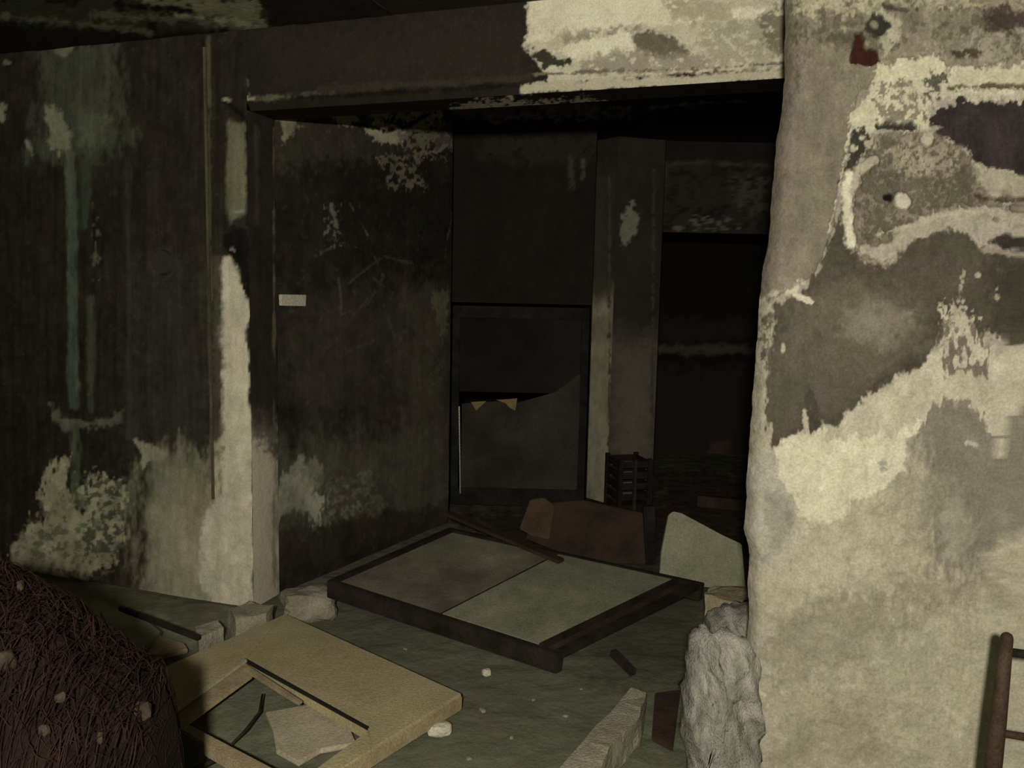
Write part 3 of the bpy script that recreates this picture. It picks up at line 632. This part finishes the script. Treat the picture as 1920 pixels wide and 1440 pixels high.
from mathutils import noise as mn
fl = Sheet()
nx, ny = 420, 520
X, Y = np.meshgrid(np.linspace(-3.6, 4.6, nx), np.concatenate([np.linspace(-3, 1.4, 20, endpoint=False), np.linspace(1.4, 7.7, ny - 20)]))
Zf = .010 * fbm(X * 3, Y * 3, 5, 5) + .006 * fbm(X * 14, Y * 14, 6, 3) - .012
FLO = [
    P([(520,1140),(620,1160),(1040,1250),(1180,1270),(1280,1300),(1290,1500),(700,1500),(860,1310)], (.17,.18,.125), soft=40, warp=30, a=.8),
    P([(540,1120),(640,1120),(1000,1240),(1040,1290),(700,1210)], (.20,.20,.155), soft=30, warp=20, a=.4),
    P([(515,1075),(840,975),(860,990),(620,1085),(520,1125)], (.24,.21,.16), soft=10, warp=16, a=.8),
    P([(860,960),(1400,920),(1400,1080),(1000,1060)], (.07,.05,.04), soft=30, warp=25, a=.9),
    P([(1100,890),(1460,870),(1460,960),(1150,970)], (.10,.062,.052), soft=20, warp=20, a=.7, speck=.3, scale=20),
    P([(1160,1120),(1320,1100),(1290,1290),(1100,1290)], (.12,.12,.088), soft=25, warp=25, a=.8),
    P([(150,1120),(270,1150),(400,1200),(300,1260),(200,1230)], (.30,.32,.23), soft=12, warp=16, a=.8, mott=.25),
    P([(340,1260),(560,1260),(540,1420),(330,1420)], (.20,.22,.155), soft=15, warp=16, a=.7, mott=.3),
]
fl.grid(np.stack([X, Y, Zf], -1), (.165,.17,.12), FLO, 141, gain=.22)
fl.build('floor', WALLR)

exec_objects = True
# =================================================================== things
GZ = 0.0
# ---- large two-panel board in the opening, propped up
p1 = atz(612, 1088, .20); p2 = atz(1045, 1228, .10); p3 = atz(1322, 1092, .16)
n = (p2 - p1).cross(p3 - p2).normalized(); n = n if n.z > 0 else -n
bP = lambda x, y: on_plane(x, y, p1, n)
Lm, Fm, Rm, Bm = p1, p2, p3, bP(842, 988)
t = empty('framed_panel', (Lm + Rm) / 2 - Vector((0, 0, .15)))
tag(t, 'large dark wooden frame holding two dusty panels, lying tilted in the wide opening', 'wooden panel')
TH2 = .085
def lerp(a, b, f): return a + (b - a) * f
def rail(a, b, c, d, h, mat, name, parent=t, up=n, lift=.0):
    o = bm_obj(name, prism_bm([q + up * lift for q in (a, b, c, d)], up * h), mat, parent, bevel=.004); return o
def inner(u, v):   # bilinear on the panel: u along L->F, v across to B/R
    return lerp(lerp(Lm, Fm, u), lerp(Bm, Rm, u), v)
fwid = .035; 
rail(inner(0, 0), inner(1, 0), inner(1, .035), inner(0, .035), TH2, DARKW, 'rail')
rail(inner(0, .965), inner(1, .965), inner(1, 1), inner(0, 1), TH2, DARKW, 'rail')
rail(inner(0, .035), inner(.03, .035), inner(.03, .965), inner(0, .965), TH2, DARKW, 'rail')
rail(inner(.965, .035), inner(1, .035), inner(1, .965), inner(.965, .965), .028, DARKW, 'rail')
rail(inner(.905, .035), inner(.925, .035), inner(.925, .965), inner(.905, .965), .028, DARKW, 'rail', lift=.006)
o = rail(inner(.03, .035), inner(.492, .035), inner(.455, .965), inner(.03, .965), .02, DUST2, 'board', lift=-.012); o['label'] = 'darker smoke-stained board'
o = rail(inner(.508, .035), inner(.905, .035), inner(.905, .965), inner(.471, .965), .03, DUST, 'board', lift=-.002); o['label'] = 'paler greenish board standing slightly proud'
rail(inner(.494, .035), inner(.506, .035), inner(.469, .965), inner(.457, .965), .03, DARKW, 'divider', lift=-.008)
rail(inner(.925, .035), inner(.965, .035), inner(.965, .965), inner(.925, .965), .012, REDW, 'board', lift=-.012)

PALEW = dirt_mat('pale_worn_wood', (.42, .38, .27), (.55, .50, .38), 7)
# ---- foreground door leaf with a cut-out
q1 = atz(535, 1150, .085); q2 = atz(866, 1300, .075); q3 = atz(555, 1492, .075)
n2 = (q2 - q1).cross(q3 - q2).normalized(); n2 = n2 if n2.z > 0 else -n2
dP = lambda x, y, l=0: on_plane(x, y, q1 + n2 * l, n2)
t = empty('door_leaf', z((q1 + q3) / 2, 0)); tag(t, 'dusty beige wooden door leaf with a cut-out opening, lying flat in the foreground', 'door')
T, Rr, Bb, Ll = q1, q2, q3, dP(208, 1292)
a_, b_, c_, d_ = dP(462, 1236), dP(692, 1366), dP(560, 1462), dP(318, 1338)
g_, h_ = dP(345, 1350), dP(452, 1424)
def plate(pts, h, mat, name, lift=0, bev=.004, parent=t, up=n2): return bm_obj(name, prism_bm([p + up * lift for p in pts], up * h), mat, parent, bevel=bev)
plate([T, Rr, lerp(Rr, Bb, .60), b_, a_], .042, BEIGE, 'panel')
plate([T - (T - a_) * 0, a_, d_, Ll], .042, BEIGE, 'rail', lift=-.002)
plate([lerp(Rr, Bb, .60), Bb, c_, b_], .042, BEIGE, 'rail', lift=-.002)
plate([d_, c_, Bb, Ll], .042, BEIGED, 'rail', lift=-.003)
w1 = dP(452, 1250); w2 = dP(318, 1346)
plate([a_, dP(474, 1264), dP(336, 1364), d_], .014, BEIGED, 'moulding', lift=-.004)
plate([a_, dP(464, 1242), dP(322, 1345), d_], .010, PALEW, 'moulding', lift=.008)
plate([dP(464, 1248), dP(456, 1257), dP(560, 1322), dP(568, 1316)], .012, BEIGED, 'moulding', lift=.006)
o = plate([dP(460, 1235), dP(692, 1364), dP(689, 1368), dP(457, 1240)], .006, BLACK, 'groove_shade', lift=.003, bev=0); o['label'] = 'thin black strip standing in for the shade of a groove along the panel'  # flat black strip laid on top, its colour imitates the shade in a groove
o = plate([Rr + Vector((0, 0, 0)), lerp(Rr, Bb, 1.0), lerp(Rr, Bb, 1.0) + (Bb - c_).normalized() * .012, Rr + (Bb - c_).normalized() * .012], .05, BEIGED, 'edge_strip', lift=-.006)

# board scrap, and stick in the opening
pz = lambda x, y, h=.02: atz(x, y, h)
o = bm_obj('board_scrap', prism_bm([pz(498, 1335, .022), pz(590, 1318, .022), pz(650, 1352, .022), pz(668, 1392, .022), pz(600, 1402, .022), pz(560, 1428, .022), pz(518, 1405, .022), pz(512, 1370, .022)], (0, 0, .018)), PALEW, bevel=.003)
tag(o, 'pale torn board scrap lying inside the opening of the beige door leaf', 'board')
o = bm_obj('charred_stick', tube_bm([pz(492, 1302, .04), pz(487, 1335, .035), pz(462, 1368, .03), pz(432, 1398, .02)], [.003, .005, .006, .004], 7), DARKW, smooth=True)
tag(o, 'thin charred stick lying across the opening in the beige door leaf', 'stick')
o = bm_obj('stick_fragment', tube_bm([pz(358, 1446, .02), pz(380, 1436, .025), pz(405, 1424, .02)], .009, 6), REDW, smooth=True)
tag(o, 'short reddish stick beside the rusty wire heap at the lower left of the photo', 'stick')

# ---- bricks and stones
def stone(name, px, py, h, s, mat, seed, label, cat, rz=0, amp=.22, group=None, sink=.02, sub=3):
    c = atz(px, py, h); c.z = s[2] * .85 - sink
    o = bm_obj(name, rock_bm(c, s, seed, rz, sub, amp), mat, smooth=False); return tag(o, label, cat, group)
def block(name, top, h, mat, seed, label, cat, amp=.012, cuts=5, up=None):
    bm = prism_bm(top, up or Vector((0, 0, h))); rough_bm(bm, amp, cuts, seed)
    o = bm_obj(name, bm, mat); return tag(o, label, cat)
block('brick', [pz(428, 1140, .11), pz(466, 1128, .11), pz(512, 1136, .11), pz(500, 1150, .10), pz(440, 1160, .10)], .11, CONC, 2, 'broken beige brick at the foot of the pale column', 'brick')
block('brick', [pz(368, 1172, .07), pz(408, 1164, .07), pz(420, 1178, .06), pz(372, 1196, .06)], .075, CONC, 5, 'small beige brick piece left of the column foot, by the door leaf corner', 'brick')
stone('stone', 578, 1112, .1, (.13, .09, .08), CONC, 3, 'rounded grey stone under the left corner of the dark framed panel', 'stone', .3)
block('concrete_block', [pz(1322, 1118, .30), pz(1330, 1100, .30), pz(1405, 1100, .30), pz(1420, 1135, .30)], .34, YCONC, 7, 'yellowish concrete block between the framed panel and the right wall', 'concrete block', .018)
stone('stone', 824, 1373, .0, (.046, .030, .022), PALE, 11, 'pale egg-sized stone on the floor by the corner of the beige door leaf', 'stone', .2, .15, sink=.006)
stone('stone', 912, 1264, .0, (.020, .016, .014), PALE, 12, 'tiny pinkish stone on the floor in front of the framed panel', 'stone', .2, .15, sink=.004)

# ---- leaning slab with a clipped corner (right, in the opening)
Yl = 3.85
s0 = [aty(1238, 1072, Yl - .05), aty(1240, 1035, Yl), aty(1256, 962, Yl + .05), aty(1275, 960, Yl + .05), aty(1352, 1002, Yl + .02), aty(1391, 1020, Yl), aty(1398, 1112, Yl - .06), aty(1300, 1112, Yl - .06)]
nn = (s0[2] - s0[0]).cross(s0[5] - s0[0]).normalized(); nn = nn if nn.y < 0 else -nn
s0 = [on_plane(*to_pix, s0[0], nn) for to_pix in [(1237, 1080), (1240, 1035), (1254, 965), (1262, 959), (1278, 962), (1352, 1002), (1391, 1020), (1398, 1104), (1250, 1098)]]
bm = prism_bm(s0, nn * .035)
o = bm_obj('slab', bm, dirt_mat('greenish_board', (.24, .25, .17), (.35, .36, .25), 5), bevel=.004); tag(o, 'greenish grey board with a sloping top leaning on edge beside the right wall', 'board')
# ---- reddish brown box board beyond the framed panel
Yb = 4.35
def face(pts, Y): return [aty(x, y, Y) for x, y in pts]
t = empty('wooden_crate', z(aty(1100, 1040, Yb), 0)); tag(t, 'dark reddish wooden crate standing behind the framed panel', 'crate')
bm_obj('side_board', prism_bm(face([(1012, 945), (1090, 938), (1205, 962), (1212, 1066), (1100, 1056), (985, 1010)], Yb), Vector((0, -.03, 0))), REDW, t, bevel=.004)
o = bm_obj('corner_board', prism_bm(face([(994, 938), (1020, 934), (1040, 948), (1030, 1012), (1000, 1006), (974, 992)], Yb - .05), Vector((0, -.03, 0))), dirt_mat('worn_orange_wood', (.07, .045, .03), (.12, .078, .052), 8), t, bevel=.004); o['label'] = 'lighter orange-brown end board'
bm_obj('post', prism_bm(face([(1206, 950), (1228, 950), (1232, 1062), (1212, 1064)], Yb - .02), Vector((0, -.05, 0))), BLACK, t, bevel=.003)
# ---- thin reddish plank across the back edge of the framed panel
pa, pb = on_plane(838, 962, p1 + n * .05, n), on_plane(1052, 1052, p1 + n * .035, n)
o = bm_obj('plank', bar_bm(pa, pb, .05, .018), REDW, bevel=.003); tag(o, 'narrow reddish plank lying over the back corner of the framed panel', 'plank')
o = bm_obj('plank', bar_bm(atz(1308, 938, .04), atz(1430, 950, .04), .06, .08), REDW, bevel=.003); tag(o, 'short reddish plank deep in the back room beside the right wall', 'plank')
# ---- black crate by the far column
Yc = 5.35
cb = Vector((aty(1183, 895, Yc).x, Yc + .14, 0)); x0 = aty(1148, 895, Yc).x; x1 = aty(1218, 895, Yc).x
zt = aty(1180, 862, Yc).z; zb = 0.0
t = empty('plastic_crate', cb); tag(t, 'small black slatted crate in front of the far column', 'crate')
rotc = Matrix.Rotation(.25, 3, 'Z'); cw = x1 - x0; cz = max(zt, .2)
cc = Vector(((x0 + x1) / 2, Yc + .14, 0))
def crate_box(nm, dx, dy, dz, s, mat=BLACK): bm_obj(nm, box_bm(cc + rotc @ Vector((dx, dy, 0)) + Vector((0, 0, dz)), s, rotc), mat, t, bevel=.002)
for k in range(5):
    hz = cz * (k + .5) / 5
    for dy in (-.12, .12): crate_box('slat', 0, dy, hz, (cw * .9, .012, cz / 5 * .6))
    for dx in (-cw * .42, cw * .42): crate_box('slat', dx, 0, hz, (.012, .24, cz / 5 * .6))
for dx in (-cw * .42, cw * .42):
    for dy in (-.12, .12): crate_box('post', dx, dy, cz / 2, (.03, .03, cz), DARKW)
crate_box('post', 0, -.125, cz / 2, (.02, .02, cz), CHAR)
crate_box('base', 0, 0, .01, (cw * .84, .23, .015))

# ---- door leaf in the far doorway
Yd = YW + .10
xa, xb = fz(848, 700, Yd).x, fz(1100, 750, Yd).x
hh = aty(970, 575, Yd).z
t = empty('charred_door', (xa, Yd, 0)); tag(t, 'burnt dark door with a torn pale-edged lower panel in the far doorway', 'door')
def dbox(nm, a, b, z0, z1, y, th, mat): return bm_obj(nm, box_bm(((a + b) / 2, y, (z0 + z1) / 2), (b - a, th, z1 - z0)), mat, t, bevel=.003)
zp = aty(900, 757, Yd).z; zu = aty(900, 735, Yd).z
dbox('stile', xa, xa + .05, .02, hh, Yd, .05, BLACK); dbox('stile', xb - .05, xb, .02, hh, Yd, .05, BLACK)
dbox('rail', xa + .05, xb - .05, hh - .08, hh, Yd, .045, BLACK)
dbox('rail', xa + .05, xb - .05, .02, .14, Yd, .045, BLACK)
dbox('upper_dark_sheet', xa + .05, xb - .05, zu, hh - .08, Yd + .012, .012, dirt_mat('upper_dark', (.006, .006, .005), (.028, .027, .022), 1.6))  # near-black sheet stands in for the darkness behind the door's open upper half
low = [(xa + .07, .14), (xb - .05, .14), (xb - .05, aty(1090, 700, Yd).z), (aty(1040, 735, Yd).x, aty(1040, 735, Yd).z), (aty(970, 755, Yd).x, aty(970, 755, Yd).z), (aty(930, 748, Yd).x, aty(930, 752, Yd).z), (xa + .07, zp)]
o = bm_obj('lower_panel', prism_bm([(x, Yd - .015, zq) for x, zq in low], (0, -.012, 0)), dirt_mat('dark_grey_panel', (.035, .032, .027), (.075, .066, .056), 2.5), t); 
YEL = dirt_mat('splintered_yellow_wood', (.26, .19, .08), (.34, .26, .12), 12)
for pts in ([(883, 754), (912, 752), (900, 763), (893, 770)], [(930, 750), (970, 747), (966, 770), (955, 764), (948, 756)]):
    o = bm_obj('splinter', prism_bm(face(pts, Yd - .035), (0, -.006, 0)), YEL, t); o['label'] = 'yellow splintered wood flake'
bm_obj('edge_strip', bar_bm(aty(861, 762, Yd - .04), aty(863, 925, Yd - .04), .010, .008), GLINT, t)

# ---- small pale plate on the back room's left wall
def on2(x, y, off=0): return on_plane(x, y, E2 + N2 * off, N2)
t_pts = [on2(527, 552, .014), on2(575, 553, .014), on2(574, 574, .014), on2(528, 573, .014)]
o = bm_obj('wall_plate', prism_bm(t_pts, N2 * .022), PALE, bevel=.003); tag(o, 'small pale rectangular plate on the sooty wall just inside the opening', 'wall plate')
# soot-covered round junction box on the front wall
bm = bmesh.new(); M = Matrix.Translation(onW(305, 492, .012)) @ WN.to_track_quat('Z', 'Y').to_matrix().to_4x4()
bmesh.ops.create_cone(bm, cap_ends=True, segments=24, radius1=.06, radius2=.052, depth=.03, matrix=M)
t = bm_obj('junction_box', bm, CHAR, bevel=.003); tag(t, 'round soot-covered electrical box on the wall left of the pale column', 'junction box')
# corner bead between wall and column
bb = bar_bm(z(Wx(393, 600, .012), .50), z(Wx(393, 600, .012), CEIL - .06), .007, .012, up=tuple(WD))
bm_obj('trim_2', bb, dirt_mat('sooty_corner_bead', (.06, .053, .036), (.17, .155, .105), 3, stretch=(1, 1, .6)))['kind'] = 'structure'

# ---- foreground timber
t = [pz(1040, 1450, .10), pz(1185, 1290, .12), pz(1212, 1300, .12), pz(1200, 1345, .115), pz(1150, 1395, .11), pz(1110, 1460, .10)]
bm = prism_bm(t, Vector((0, 0, .10))); rough_bm(bm, .009, 5, 3, 12)
o = bm_obj('timber', bm, dirt_mat('pale_split_timber', (.22, .20, .14), (.37, .35, .27), 5, bump=.6, c3=(.43, .41, .33))); tag(o, 'pale split timber end lying on the floor at the bottom of the opening', 'timber')
o = bm_obj('board_scrap', prism_bm([pz(1228, 1298, .03), pz(1276, 1292, .03), pz(1262, 1400, .03), pz(1222, 1380, .03)], (0, 0, .02)), REDW, bevel=.004); tag(o, 'dark reddish board scrap between the pale timber and the plaster rubble', 'board')
o = bm_obj('charred_stick', bar_bm(pz(1148, 1222, .08), pz(1188, 1262, .04), .03, .03), DARKW, bevel=.004); tag(o, 'dark splinter sticking out below the right corner of the framed panel', 'stick')

# ---- plaster rubble at the foot of the right wall
def chunk(outline, ynear, dep, mat, seed, label, cat='plaster chunk', amp=.03):
    pts = [aty(x, y, ynear) for x, y in outline]
    bm = prism_bm(pts, Vector((0, -dep, 0))); bmesh.ops.triangulate(bm, faces=bm.faces[:]); rough_bm(bm, amp, 4, seed, 7)
    o = bm_obj('plaster_chunk', bm, mat, smooth=True); return tag(o, label, cat)
def lump(outline, Y, dep, mat, seed, label, name='plaster_chunk', cat='plaster chunk'):
    """bulging broken lump whose silhouette follows the outline"""
    cx = sum(p[0] for p in outline) / len(outline); cy = sum(p[1] for p in outline) / len(outline)
    bm = bmesh.new(); rings = 14; n_ = len(outline) * 6; O = []
    for k in range(n_):
        i = k // 6; f = (k % 6) / 6; a = outline[i]; b = outline[(i + 1) % len(outline)]
        O.append((a[0] + (b[0] - a[0]) * f, a[1] + (b[1] - a[1]) * f))
    R_ = []
    for side in (1, -1):
        for r in range(rings if side == 1 else rings - 1):
            f = math.sin((r + 1) / rings * math.pi / 2) if side == 1 else math.sin((rings - 1 - r) / rings * math.pi / 2)
            dz = math.sqrt(max(0, 1 - f ** 5))
            ring = []
            for (x, y) in O:
                qx, qy = cx + (x - cx) * f, cy + (y - cy) * f
                p = aty(qx, qy, Y - side * dep * dz)
                # keep true size for the far side: shift along y only
                p0 = aty(qx, qy, Y); p = Vector((p0.x, Y - side * dep * dz, p0.z))
                rd = Vector((p.x * 16 + p.z * 5, p.y * 4, p.z * 4 - p.x * 3)); w_ = (abs(mn.noise(rd + Vector((seed, 0, 0)))) - .2) * .10 + abs(mn.noise(rd * 2.7)) * .04 + mn.noise(p * 60) * .008
                p.y += w_; p.x += mn.noise(p * 30 + Vector((0, seed, 0))) * .014; p.z += mn.noise(p * 28 + Vector((0, 0, seed))) * .014
                ring.append(bm.verts.new(p))
            R_.append(ring)
    # order: side 1 from inner to outer, then side -1 outer to inner
    for a, b in zip(R_[:-1], R_[1:]):
        for k in range(n_): bm.faces.new((a[k], a[(k + 1) % n_], b[(k + 1) % n_], b[k]))
    bm.faces.new(R_[0][::-1]); bm.faces.new(R_[-1])
    o = bm_obj(name, bm, mat, smooth=True); return tag(o, label, cat)
lump([(1296, 1205), (1322, 1186), (1360, 1188), (1400, 1196), (1425, 1240), (1430, 1330), (1420, 1440), (1410, 1500), (1290, 1500), (1300, 1440), (1280, 1380), (1282, 1300)], 2.16, .07, GREYP, 4, 'tall grey white plaster chunk standing against the corner of the right wall')
lump([(1330, 1160), (1370, 1140), (1420, 1140), (1420, 1215), (1330, 1210)], 2.75, .10, GREYP, 9, 'pale plaster lump wedged between the concrete block and the right wall')

# ---- rusty metal frame at right
t0 = onR(1887, 1192); 
def fr(x, y, off=.35): return on_plane(x, y, RP + WN * off, WN)
t = empty('metal_stand', z(fr(1860, 1600), 0)); tag(t, 'rusty brown tubular metal stand in front of the right wall', 'metal stand')
def tube(nm, pts, r): return bm_obj(nm, tube_bm(pts, r, 14), RUSTB, t, smooth=True)
a = fr(1888, 1196); d = (fr(1862, 1440) - a); d.normalize(); foot = a + d * (a.z / -d.z)
tube('leg', [a + d * .0, a + d * .2, foot], [.0135, .018, .022]); 
bmx = bmesh.new(); bmesh.ops.create_uvsphere(bmx, u_segments=14, v_segments=8, radius=.0135, matrix=Matrix.Translation(a)); bm_obj('leg_cap', bmx, RUSTB, t, smooth=True)
a2 = a + WD * .42
tube('leg', [a2, a2 + Vector((.0, 0, -.2)), z(a2 + WD * .05, 0)], .016)
r1 = fr(1890, 1222); tube('crossbar', [r1, r1 + WD * .42 - Vector((0, 0, .0))], .010).data.materials[0] = BLACK
r2 = fr(1880, 1375); tube('crossbar', [r2, r2 + WD * .45], .009)

# ---- cardboard/plate debris at the foot of the left wall
for pts, hgt, mt, lb in (([(188,1146),(262,1152),(300,1182),(262,1222),(215,1205)], .075, DUST, 'greenish flat board piece at the foot of the wall behind the wire heap'),
                         ([(262,1180),(345,1205),(352,1216),(300,1228),(240,1225)], .03, BEIGED, 'thin beige board piece between the wire heap and the door leaf')):
    o = bm_obj('board_scrap', prism_bm([pz(x, y, hgt) for x, y in pts], (0, 0, .02)), mt, bevel=.003); tag(o, lb, 'board')
o = bm_obj('charred_stick', bar_bm(pz(225, 1140, .13), pz(372, 1196, .09), .02, .02), DARKW, bevel=.003); tag(o, 'thin charred lath lying along the foot of the left wall', 'stick')

# ---- heap of rusty wire at bottom left
YH = 1.78
_pr = [aty(x, y, YH) for x, y in [(-500, 1020), (-250, 1025), (-60, 1045), (0, 1056), (60, 1092), (100, 1112), (150, 1142), (200, 1192), (260, 1228), (305, 1258), (328, 1320), (345, 1420), (352, 1560)]]
hxs = [p.x for p in _pr] + [_pr[-1].x + .05]; hzs = [p.z for p in _pr[:-1]] + [.18, 0.0]
def hz_at(x, y):
    v = (y - YH) / .42
    x = x * YH / y if y > YH else x
    if abs(v) >= 1 or x > hxs[-1]: return 0.0
    e_ = min(1, max(0, (x - hxs[0]) / .15))
    h = float(np.interp(x, hxs, hzs))
    if y > YH: h = max(0, EYE - (EYE - h) * (y / YH) ** 1.08)
    return h * (1 - v ** 4) ** .8 * e_
bm = bmesh.new(); GX, GY = 110, 70; vs = {}
for i in range(GX + 1):
    for j in range(GY + 1):
        x = hxs[0] + (hxs[-1] + .03 - hxs[0]) * i / GX; y = YH - .44 + .88 * j / GY
        h = hz_at(x, y); q = Vector((x, y, 0))
        h = max(0, h * .965 + (.035 * mn.noise(q * 8) + .03 * mn.noise(q * 23)) * min(1, h * 4)); vs[i, j] = bm.verts.new((x, y, h - .01))
for i in range(GX):
    for j in range(GY):
        if max(vs[k].co.z for k in ((i, j), (i + 1, j), (i + 1, j + 1), (i, j + 1))) > -.009: bm.faces.new((vs[i, j], vs[i + 1, j], vs[i + 1, j + 1], vs[i, j + 1]))
for v in [v for v in bm.verts if not v.link_faces]: bm.verts.remove(v)
heap = bm_obj('wire_heap', bm, dirt_mat('rust_debris', (.006, .0035, .003), (.020, .010, .008), 9, bump=.9, c3=(.06, .045, .034)), smooth=True)
tag(heap, 'heap of tangled dark rusty wire and ash in the lower left foreground', 'wire heap'); heap['kind'] = 'stuff'
bm = bmesh.new()
for k in range(1900):
    x, y = rnd.uniform(hxs[0] + .35, hxs[-1]), YH + rnd.uniform(-.42, .3); dr = rnd.uniform(0, 2 * math.pi); cv = rnd.uniform(-14, 14); pts = []
    up = rnd.uniform(0, .045)
    for s in range(10):
        h = hz_at(x, y)
        pts.append((x, y, h * .975 + .006 + up * math.sin(s / 9 * math.pi) + rnd.uniform(-.004, .004)))
        st = .018 / (1 + 2.5 * abs(hz_at(x + .01, y) - hz_at(x - .01, y)) / .02)
        x += st * math.cos(dr); y += .018 * math.sin(dr); dr += cv * .018 + rnd.uniform(-.3, .3)
    if min(p[2] for p in pts) > .03: tube_bm(pts, rnd.choice([.0007, .0009, .0013]), 3, bm)
w_ = bm_obj('tangled_wire', bm, RUSTY, heap); w_['kind'] = 'stuff'
bm = bmesh.new()
tube_bm([aty(-10, 1046, 1.85), aty(20, 1056, 1.85), aty(45, 1080, 1.85), aty(70, 1104, 1.82), aty(100, 1122, 1.8), aty(150, 1160, 1.78)], .003, 6, bm)
_w = bm; ASH = dirt_mat('brownish_ash', (.035, .028, .02), (.075, .06, .042), 12)
for i, (px, py, sz) in enumerate([(268, 1335, .022), (12, 1240, .022), (190, 1385, .012), (85, 1370, .012), (115, 1310, .012), (40, 1100, .014)]):
    for Yt in np.arange(1.15, 2.2, .01):
        q = aty(px, py, Yt)
        if q.z < hz_at(q.x, q.y): break
    a_ = bm_obj('ash_piece', rock_bm((q.x, q.y - .004, q.z + .004), (sz, sz * .6, sz), i + 20, i, 2, .3), ASH, heap); a_['label'] = 'dull brownish ash lump caught in the wire'
bm = _w
bm_obj('wire_strand', bm, DARKW, heap, smooth=True)

# ---- small chips of plaster scattered on the floor
base = bm_obj('plaster_chip', rock_bm((0, 0, 0), (.009, .007, .0045), 5, 0, 2, .3), DUST)
tag(base, 'small chip of fallen plaster on the floor between the door leaf and the framed panel', 'plaster chip', 'plaster chips on the floor')
spots = [(760, 1215), (1000, 1310), (960, 1380), (880, 1420), (700, 1225), (1090, 1290), (905, 1330), (1060, 1340)]
for i, (x, y) in enumerate(spots):
    o = base if i == 0 else base.copy()
    if i: col.objects.link(o)
    p = atz(x, y); o.location = (p.x, p.y, -.004); o.rotation_euler = (0, 0, rnd.uniform(0, 6)); s = rnd.uniform(.6, 1.5); o.scale = (s, s, s)
